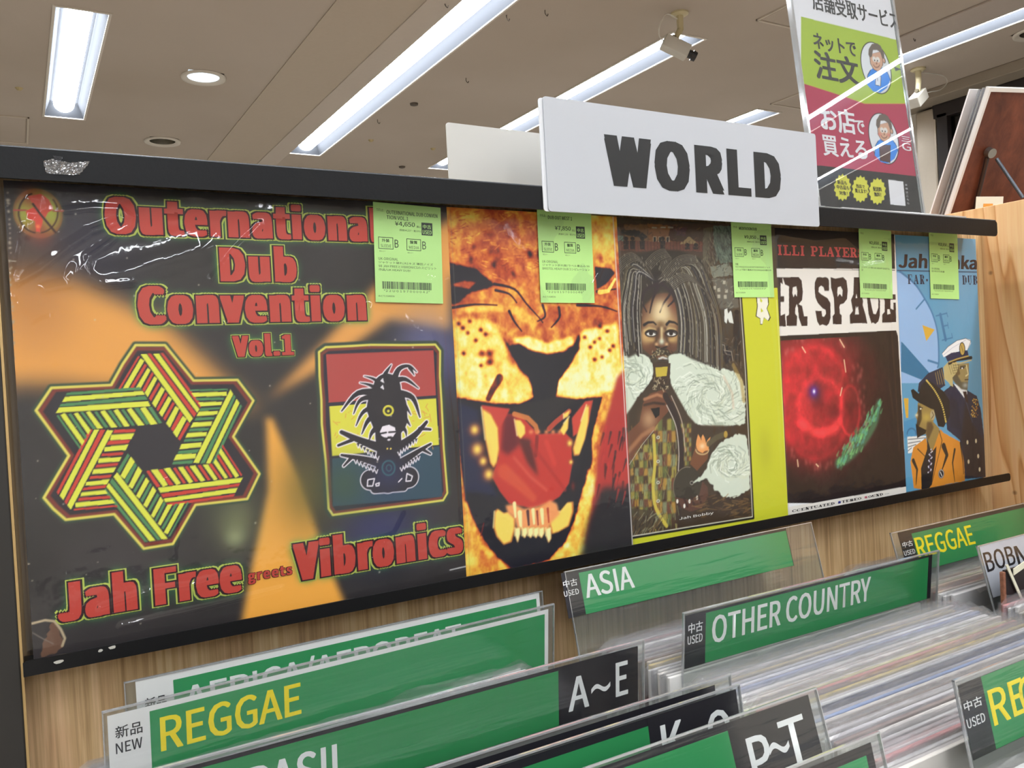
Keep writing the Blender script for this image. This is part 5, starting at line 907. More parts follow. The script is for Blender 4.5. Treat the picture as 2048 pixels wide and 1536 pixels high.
A3 = art_painting(); lp3 = cover(0.0106, 0.3975, 0.7125, 'painted record cover of a dreadlocked man blowing pipe smoke, yellow-green margin', MCARD, A3, None); sleeve(lp3, 0.498, 0.7140, 0.0099, 0.0009, 12, [([(0.70, 1.43), (0.706, 1.30), (0.708, 1.16)], 0.001, 0.002)], 80, 100)
A4 = art_nebula(); lp4 = cover(0.0159, 0.6085, 0.9235, 'white-bordered record cover with a glowing red nebula under large western lettering', mat('white_card', (226, 222, 214), 0.7), A4, None)
sleeve(lp4, 0.715, 0.9245, 0.0150, 0.0014, 15, [([(0.72, 1.43), (0.78, 1.425), (0.83, 1.43), (0.85, 1.418)], 0.0016, 0.003), ([(0.82, 1.40), (0.86, 1.395), (0.90, 1.40)], 0.0022, 0.006), ([(0.905, 1.38), (0.907, 1.28), (0.91, 1.18)], 0.0012, 0.0016), ([(0.895, 1.26), (0.905, 1.2)], 0.0010, 0.003)], 90, 110)
A5 = art_blue(); lp5 = cover(0.0212, 0.7850, 1.1000, 'light blue record cover with a saluting captain and a man in an orange jacket', MCARD, A5, None); sleeve(lp5, 0.926, 1.1010, 0.0205, 0.0006, 19, [([(0.93, 1.431), (1.09, 1.431)], 0.001, 0.0015)], 60, 80)
def serif(name, pl, s, bl, tr, m, parent, d, hi=None, **k):
    u0, v0 = pl.uv(*bl); u1, v1 = pl.uv(*tr); V, Fc, sp = serif_text(s, u0, v0, u1, v1, **k); hi = hi or {}
    skip = set(f for i in hi for f in range(*sp[i])); mesh(name, pl.pts(V, d), [f for j, f in enumerate(Fc) if j not in skip], m, parent)
    for i, mm in hi.items(): mesh(name, pl.pts(V, d), [Fc[j] for j in range(*sp[i])], mm, parent)
c7 = lambda x, y, o, k: (o[0] + x * k, o[1] + y * k)
pl4 = Plane((0, 0.0159, 0)); F4 = lambda x, y: c7(x, y, (1530, 440), .1953); G4 = lambda x, y: c7(x, y, (1540, 720), .2149)
mk = mat('ink_black', (22, 20, 22), 0.5, spec=0.3)
serif('lettering', pl4, 'ILLI PLAYERS', F4(128, 352), F4(1010, 296), mat('ink_pale_red', (206, 70, 74), 0.5), lp4, 0.0002, T=.28, t=.16)
serif('lettering', pl4, 'CCENTUATED STEREO SOUND', G4(205, 1417), G4(1050, 1238), mk, lp4, 0.0002, {11: mat('ink_blue', (44, 50, 150), 0.5), 18: mat('ink_rose', (190, 90, 110), 0.5)}, T=.26, t=.13)
letter('lettering', pl4, 'TM', (*pl4.uv(*G4(1065, 1252)), *pl4.uv(*G4(1104, 1238))), mk, lp4, 0.0002)
pl5 = Plane((0, 0.0212, 0)); H5 = lambda x, y: c7(x, y, (1770, 450), .17573); mn = mat('ink_brown_black', (46, 28, 34), 0.5, spec=0.3)
letter('lettering', pl5, 'Jah Shaka', (*pl5.uv(*H5(150, 488)), *pl5.uv(*H5(1035, 352))), mn, lp5, 0.0002, smear=.07, ysmear=.02, shear=.16)
serif('lettering', pl5, 'FAR-I SHIP DUB', H5(258, 668), H5(1045, 580), mat('ink_navy', (26, 34, 66), 0.5), lp5, 0.0002, T=.30, t=.07, gap=.3)
pl3 = Plane((0, 0.0106, 0)); D3 = lambda x, y: c7(x, y, (1230, 740), .2344)
letter('lettering', pl3, 'Jah Bobby', (*pl3.uv(*D3(548, 1285)), *pl3.uv(*D3(838, 1205))), mat('ink_white', (226, 224, 216), 0.6), lp3, 0.0002, off=.01, smear=.02)

# price tags
m_tag = mat('green_label_paper', (180, 226, 136), 0.55, mottle=0.03); m_ink = mat('printer_ink', (44, 62, 44), 0.6); m_badge = mat('badge_ink', (46, 56, 50), 0.6)
def price_tag(x0, z1, Y, w_, h, title, price, net, lines, code, label, sh):
    V = np.array([sh, 0, 1.0]); U = np.array([1, 0, sh]); pl = Plane((x0, Y, z1), U, (-sh, 0, 1)); k_ = h
    t = thing('price_tag', (x0, Y, z1 - h), label, 'price tag', 'green price tags'); Q = lambda u, v: (u * w_, -v * k_)
    MB().prism([(0, -h), (w_, -h), (w_, 0), (0, 0)], 0.00012, lambda u, v, d: pl.pt(u, v, d)).build('label_paper', m_tag, t)
    def tx(s, u0, v0, u1, v1, m=m_ink, of=0.0, nm='lettering', d=.0002): a = Q(u0, v1); b = Q(u1, v0); letter(nm, pl, s, (a[0], a[1], b[0], b[1]), m, t, d, off=of)
    tx('TITLE:', .045, .065, .15, .088)
    for i, l in enumerate(title): tx(l, .19, .072 + .052 * i, .19 + .0315 * len(l), .110 + .052 * i, of=.008)
    tx(price, .31, .178, .60, .232, of=.008); tx('(税込)', .625, .205, .69, .232); tx(net, .37, .252, .69, .276)
    quad('used_badge', pl, (*Q(.70, .30), *Q(.865, .17)), m_badge, t, .0002); tx('中古', .72, .19, .845, .232, m_tag, .01, d=.0003); tx('USED', .715, .246, .85, .288, m_tag, .012, d=.0003)
    for ux, a, b in ((.06, '外装', 'SLEEVE'), (.47, '盤質', 'MEDIA')):
        m = MB(); x0_, x1_, y0_, y1_ = ux, ux + .215, .345, .465
        for r_ in ((x0_, y0_, x1_, y0_ + .006), (x0_, y1_ - .006, x1_, y1_), (x0_, y0_, x0_ + .008, y1_), (x1_ - .008, y0_, x1_, y1_)):
            a0 = Q(r_[0], r_[3]); b0 = Q(r_[2], r_[1]); m.prism([a0, (b0[0], a0[1]), b0, (a0[0], b0[1])], .00003, lambda u, v, d: pl.pt(u, v, d + .00018))
        m.build('grade_box', m_ink, t); tx(a, ux + .05, .362, ux + .16, .396, of=.006); tx(b, ux + .035, .418, ux + .185, .448); tx('B', ux + .235, .365, ux + .29, .445, of=.004); tx('B(レ)ー', ux + .015, .480, ux + .10, .498)
    for i, (l, uu) in enumerate(lines): tx(l, .055, .550 + .037 * i, uu, .577 + .037 * i)
    m = MB(); u = .10; r_ = random.Random(code)
    while u < .83:
        b = r_.choice((.006, .006, .013)); a0 = Q(u, .865); b0 = Q(u + b, .79); m.prism([a0, (b0[0], a0[1]), b0, (a0[0], b0[1])], .00003, lambda x, y, d: pl.pt(x, y, d + .00018)); u += b + r_.choice((.005, .005, .011))
    m.build('barcode', m_ink, t, kind='stuff'); tx('*' + ' '.join(code) + '*', .12, .873, .80, .896); tx('みどり/GREEN', .04, .928, .27, .950)
T1 = pl1.uvs([(743, 404), (876, 412.5), (896, 601), (762.6, 603.8)])
price_tag(0.2500, 1.4372, -0.0014, 0.0588, 0.0790, ['OUTERNATIONAL DUB CONVEN', 'TION VOL.1'], '¥4,650', '(税抜¥4,227・税10%)', [('UK-ORIGINAL', .34), ('ジャケット破れ/A1キズ 薄回ノイズ', .86), ("98 JAH FREEとVIBRONICSのスピリット", .91), ('作品/UK HEAVY DUB!', .52)], '22U0197000042', 'green price tag on the star cover, priced 4,650', -0.03)
price_tag(0.4062, 1.4413, 0.0040, 0.0588, 0.0840, ['DUB OUT WEST 1'], '¥7,850', '(税抜¥7,136・税10%)', [('UK-ORIGINAL', .34), ('ジャケット折れ跡/ラベル書込み 96', .93), ('BRISTOL HEAVY DUBコンピレーション', .93)], '22U0197000046', 'green price tag hanging over the lion cover, priced 7,850', -0.012)
price_tag(0.6471, 1.4410, 0.0096, 0.0588, 0.0792, ['MEDITATION DUB'], '¥9,850', '(税抜¥8,954・税10%)', [('洋盤', .13), ("TECHNIQUES(UK)90'S REISSUE/ジャケ", .93), ('ット上下裂け 最高のTECHNIQUES盤DUB', .95)], '22U0197000043', 'green price tag below the white lettered sign, priced 9,850', 0.0)
price_tag(0.8562, 1.4430, 0.0146, 0.0595, 0.0815, [], '¥2,650', '(税抜¥2,409・税10%)', [('ジャケットRS UK HEAVY DIGITAL', .93), ('DUB', .10)], '22U0197000048', 'green price tag beside the western lettering, priced 2,650', -0.03)
price_tag(0.9985, 1.4468, 0.0200, 0.0600, 0.0862, [], '¥10,850', '(税抜¥9,863・税10%)', [('UK-ORIGINAL', .34), ('88 ROOTS名盤', .50)], '22U0197000051', 'rightmost green price tag, on the light blue cover, priced 10,850', -0.025)

# ---------------------------------------------------------------- signs above the rail
def round_rect(u0, v0, u1, v1, r, n=5):
    P = []
    for cx, cy, a0 in ((u1 - r, v1 - r, 0), (u0 + r, v1 - r, 90), (u0 + r, v0 + r, 180), (u1 - r, v0 + r, 270)): P += [(cx + r * cos(radians(a0 + 90 * k / n)), cy + r * sin(radians(a0 + 90 * k / n))) for k in range(n + 1)]
    return P
mws = mat('white_sign_card', (178, 181, 187), 0.42, spec=0.5, bump=(25, 0.06), mottle=0.02)
ps = Plane((0.402, -0.0200, 1.4335)); sg = thing('category_sign', (0.57, -0.0205, 1.4335), 'white sign card with big black capital lettering clipped over the rail', 'sign')
MB().prism(round_rect(0, 0, 0.3435, 0.0985, 0.003), 0.0012, lambda u, v, d: ps.pt(u, v, d)).build('sign_card', mws, sg)
MB().prism(round_rect(-0.004, 0.0, 0.3395, 0.0972, 0.003), 0.0008, lambda u, v, d: ps.pt(u, v, d - 0.0009)).build('rear_card', mat('white_sign_card_back', (214, 216, 220), 0.4), sg)
bl = ps.uv(1213, 374); tr = ps.uv(1557, 303); letter('lettering', ps, 'WORLD', (bl[0] - .001, 0.0255, tr[0], 0.0725), mat('sign_black', (14, 15, 17), 0.4, bump=(60, 0.1), mottle=0.3), sg, .0014, smear=.098, ysmear=.04, sp=1.1)
MB().box((0.55, -0.0199, 1.4345), (0.60, -0.0187, 1.4535)).build('clip', mws, sg)
pb = Plane((0.341, 0.045, 1.4565), (1, 0.02, 0)); sb = thing('blank_sign', (0.45, 0.045, 1.4565), 'blank white sign card standing behind the lettered sign, its left half showing', 'sign')
MB().prism(round_rect(0, 0, 0.30, 0.065, 0.003), 0.0012, lambda u, v, d: pb.pt(u, v, d)).build('sign_card', mat('white_sign_card_warm', (190, 188, 182), 0.5, mottle=0.02), sb)
MB().box((0.36, 0.0455, 1.4540), (0.62, 0.052, 1.4600)).build('foot', mws, sb)

# poster in an acrylic stand, leaning back
al = radians(6.15); pp = Plane((0, 0.010, 1.4570), (1, 0, 0), (0, sin(al), cos(al)))
K7 = lambda x, y: c7(x, y, (1590, 0), .14324); K8 = lambda x, y: c7(x, y, (1600, 190), .16279)
pu0, pu1 = pp.uv(*K7(150, 235))[0] - .0008, pp.uv(*K8(1500, 1400))[0]; pu0 = min(pu0, pp.uv(*K8(262, 1340))[0]); pv0 = pp.uv(*K8(285, 1360))[1]
po = thing('poster_stand', ((pu0 + pu1) / 2, 0.010, 1.4562), 'upright poster in clear acrylic stand, green, crimson and black panels with Japanese lettering', 'poster stand')
AP = Art(pp, (pu0, pv0, pu1, 0.298), 260, 400, (226, 222, 228))
AP.crop(1590, 0, .14324); GRN_P = (164, 186, 62); AP.poly([(100, 222), (1700, 612), (1760, 1442), (985, 1442), (700, 1340), (100, 1146)], GRN_P)
AP.poly([(100, 1146), (700, 1340), (985, 1442), (1760, 1442), (1760, 2600), (100, 2600)], (176, 52, 84)); AP.line([(985, 1440), (1760, 1440)], 8, (206, 150, 80)); AP.line([(235, 1188), (700, 1338), (985, 1440)], 6, (206, 150, 80))
AP.crop(1600, 190, .16279); AP.poly([(100, 845), (540, 890), (1700, 1022), (1700, 1700), (100, 1700)], (38, 38, 42)); AP.poly([(100, 1335), (285, 1358), (1600, 1462), (1600, 1700), (100, 1700)], (226, 222, 228))
AP.poly([(1385, 880), (1700, 880), (1700, 995), (1465, 995), (1500, 1450), (1395, 1440), (1320, 985)], (38, 38, 42), .0)
def man(ax, sc, fl):
    AP.crop(*ax)
    AP.disc((0, 0), 205, (36, 34, 40), ry=352); AP.disc((0, 0), 194, (222, 222, 228), ry=340)
    AP.poly([(-80, 30), (-40, 0), (100, 0), (160, 60), (200, 160), (150, 280), (60, 345), (-40, 330), (-130, 230), (-120, 100)], (52, 134, 226)); AP.line([(-80, 30), (-120, 100), (-130, 230)], 9, (30, 40, 70)); AP.line([(130, 30), (175, 100), (198, 180)], 9, (30, 40, 70))
    AP.poly([(-95, -190), (60, -230), (100, -120), (95, -40), (60, 30), (20, 55), (-40, 20), (-85, -60)], (36, 34, 40)); AP.poly([(-88, -190), (55, -225), (92, -120), (88, -40), (55, 24), (20, 46), (-36, 14), (-78, -60)], (206, 160, 136)); AP.disc((108, -105), 22, (36, 34, 40), ry=40); AP.disc((106, -105), 15, (206, 160, 136), ry=32)
    AP.poly([(-105, -260), (-60, -335), (10, -345), (60, -310), (110, -200), (115, -130), (85, -130), (55, -220), (10, -250), (-45, -250), (-60, -160), (-90, -140), (-110, -190)], (104, 90, 84)); AP.disc((-26, -120), 27, (222, 214, 210), ry=38); AP.disc((24, -115), 27, (222, 214, 210), ry=38); AP.disc((-22, -105), 8, (40, 30, 30), ry=12); AP.disc((18, -100), 8, (40, 30, 30), ry=12)
    AP.line([(-2, -70), (6, -50), (12, -70)], 8, (90, 50, 40)); AP.line([(-40, -45), (-10, -10), (30, -14), (45, -40)], 9, (90, 40, 40), smooth=4)
man((1590 + 1150 * .14324, 940 * .14324 * 1.0, .14324), 1, 0); AP.poly([(-10, 100), (70, 110), (66, 260), (-14, 240)], (36, 34, 40)); AP.poly([(-4, 108), (62, 116), (58, 252), (-8, 234)], (214, 216, 226)); AP.line([(14, 140), (20, 180)], 9, (70, 70, 90))
man((1600 + 1045 * .16279, 190 + 530 * .16279, .14324), 1, 1); AP.poly([(-70, 80), (95, 90), (90, 340), (-55, 310)], (36, 34, 40)); AP.poly([(-62, 88), (88, 98), (84, 330), (-48, 302)], (84, 54, 50)); AP.blob((-60, -60), 22, (220, 110, 110), .7); AP.blob((70, -50), 22, (220, 110, 110), .7)
for cx, cy in ((537, 1130), (757, 1150), (965, 1178)):
    AP.crop(1600, 190, .16279); AP.poly([(cx + (108 if i % 2 else 90) * cos(2 * pi * i / 28), cy + (168 if i % 2 else 142) * sin(2 * pi * i / 28)) for i in range(28)], (214, 208, 74))
AP.poly([(1098, 1036), (1282, 1058), (1312, 1356), (1126, 1340)], (226, 222, 228))
AP.crop(1590, 0, .14324); AP.poly([(1395, 915), (1500, 960), (1420, 985)], (52, 56, 50))
MB().prism([(pu0 - .003, .0005), (pu1 + .003, .0005), (pu1 + .003, .3), (pu0 - .003, .3)], .0024, lambda u, v, d: pp.pt(u, v, d - .0052)).build('rear_acrylic', clear('acrylic_sheet', (244, 248, 250), 0.02, 0.0), po)
AP.sheet('poster_print', po, attr_mat('poster_ink', 0.5, 0.3), -0.0016, 0.95)
mesh('poster_back', pp.pts([(pu0, pv0), (pu1, pv0), (pu1, .298), (pu0, .298)], -.0022), [(0, 1, 2, 3)], mat('poster_paper', (224, 222, 222), 0.6), po)
quad('front_acrylic', pp, (pu0 - .003, .0005, pu1 + .003, .3), clear('acrylic_front', (250, 252, 252), 0.012, 0.015, 0.01), po, -0.0010, .0010)
me_ = clear('acrylic_edge', (236, 242, 248), 0.08, 0.35, 0.30)
for a, b in ((pu0 - .0050, pu0 - .0015), (pu1 + .0015, pu1 + .0052)): quad('acrylic_edge', pp, (a, .0005, b, .3), me_, po, -.0058, .0062)
quad('acrylic_edge', pp, (pu0 - .003, .0, pu1 + .003, .0055), me_, po, -.0012, .002)
MB().box((pu0, -0.0165, 1.4559), (pu1 + 0.046, 0.030, 1.4579), 0.0006).build('acrylic_foot', clear('acrylic_foot', (244, 244, 240), 0.1, 0.3, 0.45), po)
mkp = mat('poster_black', (44, 44, 48), 0.5); mwp = mat('poster_white', (226, 222, 228), 0.5)
def ptx(s, a, b, m, **k): u0, v0 = pp.uv(*a); u1, v1 = pp.uv(*b); letter('lettering', pp, s, (u0, v0, u1, v1), m, po, -.0014, **k)
ptx('店舗受取サービス', K7(268, 122), K7(1432, 168), mkp, off=.02); ptx('ネットで', K7(282, 668), K7(850, 575), mkp, off=.03); ptx('注文', K7(312, 1085), K7(880, 812), mkp, off=.035)
ptx('お店', K8(278, 425), K8(668, 185), mwp, off=.035); ptx('で', K8(682, 462), K8(795, 312), mwp, off=.035); ptx('買える', K8(305, 735), K8(818, 553), mwp, off=.03); ptx('三', K8(1262, 560), K8(1362, 515), mwp, off=.02); ptx('G', K8(1272, 672), K8(1368, 590), mwp, off=.02)
mby = mat('badge_black', (34, 32, 30), 0.5)
for s, x0, y0, x1, y1 in (('新品も', 475, 1090, 585, 1050), ('中古品も', 465, 1150, 612, 1112), ('対象！', 498, 1222, 592, 1180), ('当店で', 705, 1135, 805, 1100), ('買えます！', 692, 1195, 832, 1158), ('配送料', 915, 1175, 1012, 1130), ('無料！', 928, 1240, 1006, 1195)): ptx(s, K8(x0, y0), K8(x1, y1), mby, off=.015)
for i, ch in enumerate('詳細はこちら'): ptx(ch, K8(1306 + 5 * i, 1112 + 45 * i), K8(1328 + 5 * i, 1090 + 45 * i), mwp)

# ---------------------------------------------------------------- record bins
ZT = 1.105
bins = [(0.005, 0.400, 'left'), (0.4025, 0.754, 'middle'), (0.7555, 1.128, 'right')]
mbin = mat('bin_oak', (120, 94, 66), 0.5, bump=(60, 0.05))
for a, b, nm in bins:
    t = thing('record_bin', ((a + b) / 2, -0.25, 0.0), '%s wooden record bin packed with sleeves below the rack' % nm, 'record bin'); q = 0.003
    MB().box((a, -0.50, 0.66), (b, 0.0, 0.7405)).build('base', mbin, t); MB().box((a, -0.50, 0.7405), (b, -0.494, 0.90)).build('front_board', mbin, t); MB().box((a, -0.006, 0.7405), (b, 0.0, 0.90)).build('back_board', mbin, t)
    MB().box((a, -0.494, 0.7405), (a + q, -0.006, 0.90)).build('side_board', mbin, t); MB().box((b - q, -0.494, 0.7405), (b, -0.006, 0.90)).build('side_board', mbin, t)
    for x in (a + 0.02, b - 0.05): MB().box((x, -0.48, 0.0), (x + 0.03, -0.45, 0.66)).build('leg', mbin, t); MB().box((x, -0.05, 0.0), (x + 0.03, -0.02, 0.66)).build('leg', mbin, t)
m_grn = mat('divider_green', (42, 138, 80), 0.45, spec=0.4, mottle=0.04); m_grn2 = mat('divider_green_light', (46, 146, 88), 0.45, mottle=0.04); m_wht = mat('divider_white', (232, 230, 232), 0.5, mottle=0.02); m_blk = mat('divider_black', (30, 28, 36), 0.4, mottle=0.05)
m_yel = mat('divider_yellow', (250, 226, 30), 0.5, mottle=0.02); m_wtx = mat('divider_letter_white', (232, 232, 234), 0.5, mottle=0.02)
m_pan = clear('divider_plastic', (244, 246, 246), 0.08, 0.05, 0.06); m_film = clear('divider_film', (252, 253, 252), 0.16, 0.035, 0.0, (10, 0.25, (1, 1, 12))); m_edge = clear('divider_edge', (236, 236, 238), 0.1, 0.30, 0.32)
def divider(pxl, pxr, tilt_, label, group=None, width=None, h=0.092, z=ZT, back=False, P0=None):
    """clear plastic divider; pxl/pxr: its top corners seen in the photograph; returns empty, plane"""
    a = at(*pxl, 2, z) if pxl else None; b = at(*pxr, 2, z) if pxr else None
    if P0 is not None: a = np.array(P0); b = a + [0.3, 0, 0]
    if a is None: a = b - np.array([width, 0.0, 0])
    if b is None: b = a + np.array([width, 0.0, 0])
    U = b - a; wd = np.linalg.norm(U) if width is None else width; U /= np.linalg.norm(U); nh = np.cross(U, [0, 0, 1])
    V = -nh * sin(radians(tilt_)) + np.array([0, 0, 1]) * cos(radians(tilt_)); pl = Plane(a, U, V)
    t = thing('genre_divider', tuple(pl.pt(wd / 2, -h)), label, 'divider', group)
    MB().prism(round_rect(0, -h, wd, 0, 0.002, 3), 0.0007, lambda u, v, d: pl.pt(u, v, d - 0.0009)).build('plastic_panel', m_pan, t)
    MB().prism(round_rect(0, -h, wd, 0, 0.002, 3), 0.0002, lambda u, v, d: pl.pt(u, v, d + 0.0006)).build('plastic_film', m_film, t)
    MB().prism([(0, -0.0009), (wd, -0.0009), (wd, 0.0001), (0, 0.0001)], 0.0019, lambda u, v, d: pl.pt(u, v, d - 0.0010)).build('folded_edge', m_edge, t)
    for e in (0.0, wd - 0.0007): MB().prism([(e, -h), (e + .0007, -h), (e + .0007, 0), (e, 0)], 0.0018, lambda u, v, d: pl.pt(u, v, d - 0.0009)).build('side_edge', m_edge, t)
    return t, pl, wd
def slab(t, pl, nm, box, m, d=0.0): u0, v0, u1, v1 = box; return MB().prism([(u0, v0), (u1, v0), (u1, v1), (u0, v1)], 0.00015, lambda u, v, e: pl.pt(u, v, d + e)).build(nm, m, t)
def dtext(t, pl, s, a, b, m, off=.023, h=None, d=0.00035, **k):
    u1, v1 = pl.uv(*b); u0, v0 = pl.uv(*a)
    if h: v0 = v1 - h
    letter('lettering', pl, s, (u0, v0, u1, v1), m, t, d, off=off, **k)
def block(t, pl, kind, u0, u1, v0, v1, jp, en, pj=None):
    """the little category block at the left end"""
    slab(t, pl, 'category_block', (u0, v0, u1, v1), m_wht if kind == 'new' else m_blk, 0.00016); m = m_blk if kind == 'new' else m_wtx
    w_ = u1 - u0; c = (u0 + u1) / 2; letter('lettering', pl, jp, (c - w_ * .30, v1 - .0215, c + w_ * .30, v1 - .0125), m, t, .0004, off=.012); letter('lettering', pl, en, (c - w_ * .29, v1 - .0330, c + w_ * .29, v1 - .0245), m, t, .0004, off=.014)
IH = 0.0445
# left column
t, pl, wd = divider((247, 1364.6), (1084, 1181), 2, 'new-stock divider with white letters half hidden, rearmost in the left bin', 'left bin dividers')
u = [pl.uv(x, y)[0] for x, y in ((270.7, 1366), (346, 1359), (1072, 1196.5), (1078, 1187))]; slab(t, pl, 'paper_insert', (u[0], -.058, u[3], -.0012), m_wht); slab(t, pl, 'green_field', (u[1], -.055, u[2], -.0058), m_grn2, .00016); block(t, pl, 'new', u[0] + .0005, u[1] - .0005, -.058, -.0013, '新品', 'NEW')
dtext(t, pl, 'AFRICA/AFROBEAT', (368, 1400), (921, 1243.5), m_wtx, h=.0225)
t, pl, wd = divider((203, 1424), (1108, 1207), -5.5, 'new-stock green divider with yellow letters, white bordered, front left', 'left bin dividers')
u = [pl.uv(x, y)[0] for x, y in ((214.6, 1440), (299, 1425), (1089, 1228), (1096.4, 1217))]; vb = pl.uv(1090, 1328)[1]; vt = pl.uv(1089, 1228)[1]; slab(t, pl, 'paper_insert', (u[0], vb - .012, u[3], -.0035), m_wht); slab(t, pl, 'green_field', (u[1], vb, u[2], vt), m_grn2, .00016)
slab(t, pl, 'category_block', (u[0], vb - .011, u[1] - .0005, -.0036), m_wht, .00016); dtext(t, pl, '新品', (231, 1478), (284, 1440), m_blk, .01); dtext(t, pl, 'NEW', (232, 1508), (284, 1473), m_blk, .012); dtext(t, pl, 'REGGAE', (322, 1504), (601, 1363), m_yel)
t, pl, wd = divider(None, (1287.7, 1278.7), -4.25, 'used-stock divider with letters A to E on its black end block', 'left bin dividers', width=0.345)
u = [pl.uv(x, y)[0] for x, y in ((1116, 1334.5), (1275, 1289))]; vt = pl.uv(1115, 1342)[1]; vb = pl.uv(1275.5, 1402)[1]; slab(t, pl, 'paper_insert', (.008, vb, u[1], -.0035), m_blk); slab(t, pl, 'green_field', (.045, vb + .0002, u[0], vt), m_grn, .00016); slab(t, pl, 'range_block', (u[0], vb, u[1], -.0036), m_blk, .00016)
dtext(t, pl, 'BRASIL', (437, 1540), (697, 1479), m_wtx, h=.0225); dtext(t, pl, 'A', (1136.7, 1424), (1177, 1346), m_wtx); dtext(t, pl, 'E', (1231, 1394), (1255, 1319.5), m_wtx)
def tilde(t, pl, a, b, m, w_=.0032):
    p = np.array(pl.uv(*a)); q = np.array(pl.uv(*b)); L_ = q[0] - p[0]; P = [(p[0] + L_ * s, (p[1] * (1 - s) + q[1] * s) + .0022 * sin(2 * pi * s)) for s in np.linspace(0, 1, 17)]
    V = []; [V.extend([(x, y - w_ / 2), (x, y + w_ / 2)]) for x, y in P]; mesh('tilde', pl.pts(V, .00035), [(2 * i, 2 * i + 2, 2 * i + 3, 2 * i + 1) for i in range(16)], m, t)
tilde(t, pl, (1182, 1383), (1220, 1367), m_wtx)
t, pl, wd = divider(None, (1460, 1348), 4, 'used-stock divider seen only as a black strip behind the K divider', 'left bin dividers', width=0.345)
slab(t, pl, 'paper_insert', (.008, -.05, pl.uv(1429, 1369)[0], -.0035), m_blk)
t, pl, wd = divider(None, (1478, 1368), 6.75, 'used-stock divider with a half hidden K on its black end block', 'left bin dividers', width=0.345)
u = [pl.uv(x, y)[0] for x, y in ((1294, 1441), (1470, 1372))]; slab(t, pl, 'paper_insert', (.008, -.048, u[1], -.0022), m_blk); slab(t, pl, 'green_field', (.045, -.047, u[0], -.0066), m_grn, .00016); slab(t, pl, 'range_block', (u[0], -.048, u[1], -.0023), m_blk, .00016)
dtext(t, pl, 'K', (1325, 1500), (1363, 1437), m_wtx, h=.0235); dtext(t, pl, 'O', (1417, 1480), (1455, 1412), m_wtx, h=.0235)
t, pl, wd = divider(None, (1631, 1375), 15.5, 'used-stock divider with letters P to T on its black end block', 'left bin dividers', width=0.36)
u = [pl.uv(x, y)[0] for x, y in ((1453.5, 1456.7), (1614, 1384.9))]; slab(t, pl, 'paper_insert', (.008, -.0455, u[1], -.0022), m_blk); slab(t, pl, 'green_field', (.045, -.045, u[0], -.0060), m_grn, .00016); slab(t, pl, 'range_block', (u[0], -.0455, u[1], -.0023), m_blk, .00016)
dtext(t, pl, 'P', (1503, 1536), (1530, 1463), m_wtx, h=.0245); dtext(t, pl, 'T', (1568, 1510), (1602, 1427), m_wtx, h=.0245); tilde(t, pl, (1538, 1504), (1577, 1486), m_wtx)
t, pl, wd = divider(None, (1757, 1462), 12, 'green divider with rounded black corner at the bottom edge of the picture', 'left bin dividers', width=0.36)
u = pl.uv(1740, 1480)[0]; slab(t, pl, 'paper_insert', (.008, -.046, u, -.0035), m_blk); slab(t, pl, 'green_field', (.045, -.045, u - .0055, -.0085), m_grn2, .00016)
# middle column
t, pl, wd = divider((1366, 1226), (1878, 1100), -5.5, 'used-stock divider with two white words on green, in the middle bin', 'middle bin dividers')
u = [pl.uv(x, y)[0] for x, y in ((1370.5, 1240), (1411.4, 1226), (1858, 1113), (1864.5, 1106))]; vt = pl.uv(1411, 1226)[1]; slab(t, pl, 'paper_insert', (u[0], -.0455, u[3], -.0025), m_blk); slab(t, pl, 'green_field', (u[1], -.0452, u[2] - .001, vt), m_grn, .00016); slab(t, pl, 'category_block', (u[0], -.0455, u[1], -.0026), m_blk, .00016)
dtext(t, pl, '中古', (1376, 1268), (1405, 1240), m_wtx, .012); dtext(t, pl, 'USED', (1374.5, 1290), (1404.5, 1265), m_wtx, .014); dtext(t, pl, 'OTHER COUNTRY', (1423, 1288), (1741, 1152), m_wtx)
t, pl, wd = divider(None, None, 13.25, 'green divider with four white capitals hung just under the black lower rail', 'middle bin dividers', width=0.315, z=1.1205, h=.088, P0=(0.4022, -0.0155, 1.1212))
u = [pl.uv(x, y)[0] for x, y in ((1121, 1145), (1156, 1140), (1569.5, 1054.6))]; slab(t, pl, 'paper_insert', (u[0], -.0395, u[2] + .001, -.001), m_blk); slab(t, pl, 'green_field', (u[1], -.0393, u[2], -.0035), m_grn2, .00016)
dtext(t, pl, '中古', (1127, 1176), (1152.5, 1156), m_wtx, .012); dtext(t, pl, 'USED', (1128.5, 1194), (1156, 1176.5), m_wtx, .014); dtext(t, pl, 'ASIA', (1173, 1197), (1261, 1130), m_wtx)
t, pl, wd = divider((1906, 1361), None, 10.5, 'used-stock green divider with yellow letters at the lower right corner', 'middle bin dividers', width=0.33)
u = [pl.uv(x, y)[0] for x, y in ((1916, 1376), (1962, 1360))]; slab(t, pl, 'paper_insert', (u[0], -.0455, wd - .008, -.0035), m_blk); slab(t, pl, 'green_field', (u[1], -.0452, wd - .012, -.0037), m_grn, .00016); slab(t, pl, 'category_block', (u[0], -.0455, u[1], -.0036), m_blk, .00016)
dtext(t, pl, '中古', (1929, 1424), (1960, 1390), m_wtx, .012); dtext(t, pl, 'USED', (1935, 1458), (1966.5, 1424), m_wtx, .014); dtext(t, pl, 'RE', (1988, 1452), (2040, 1354), m_yel); dtext(t, pl, 'GGAE', (2046, 1432), (2150, 1310), m_yel)
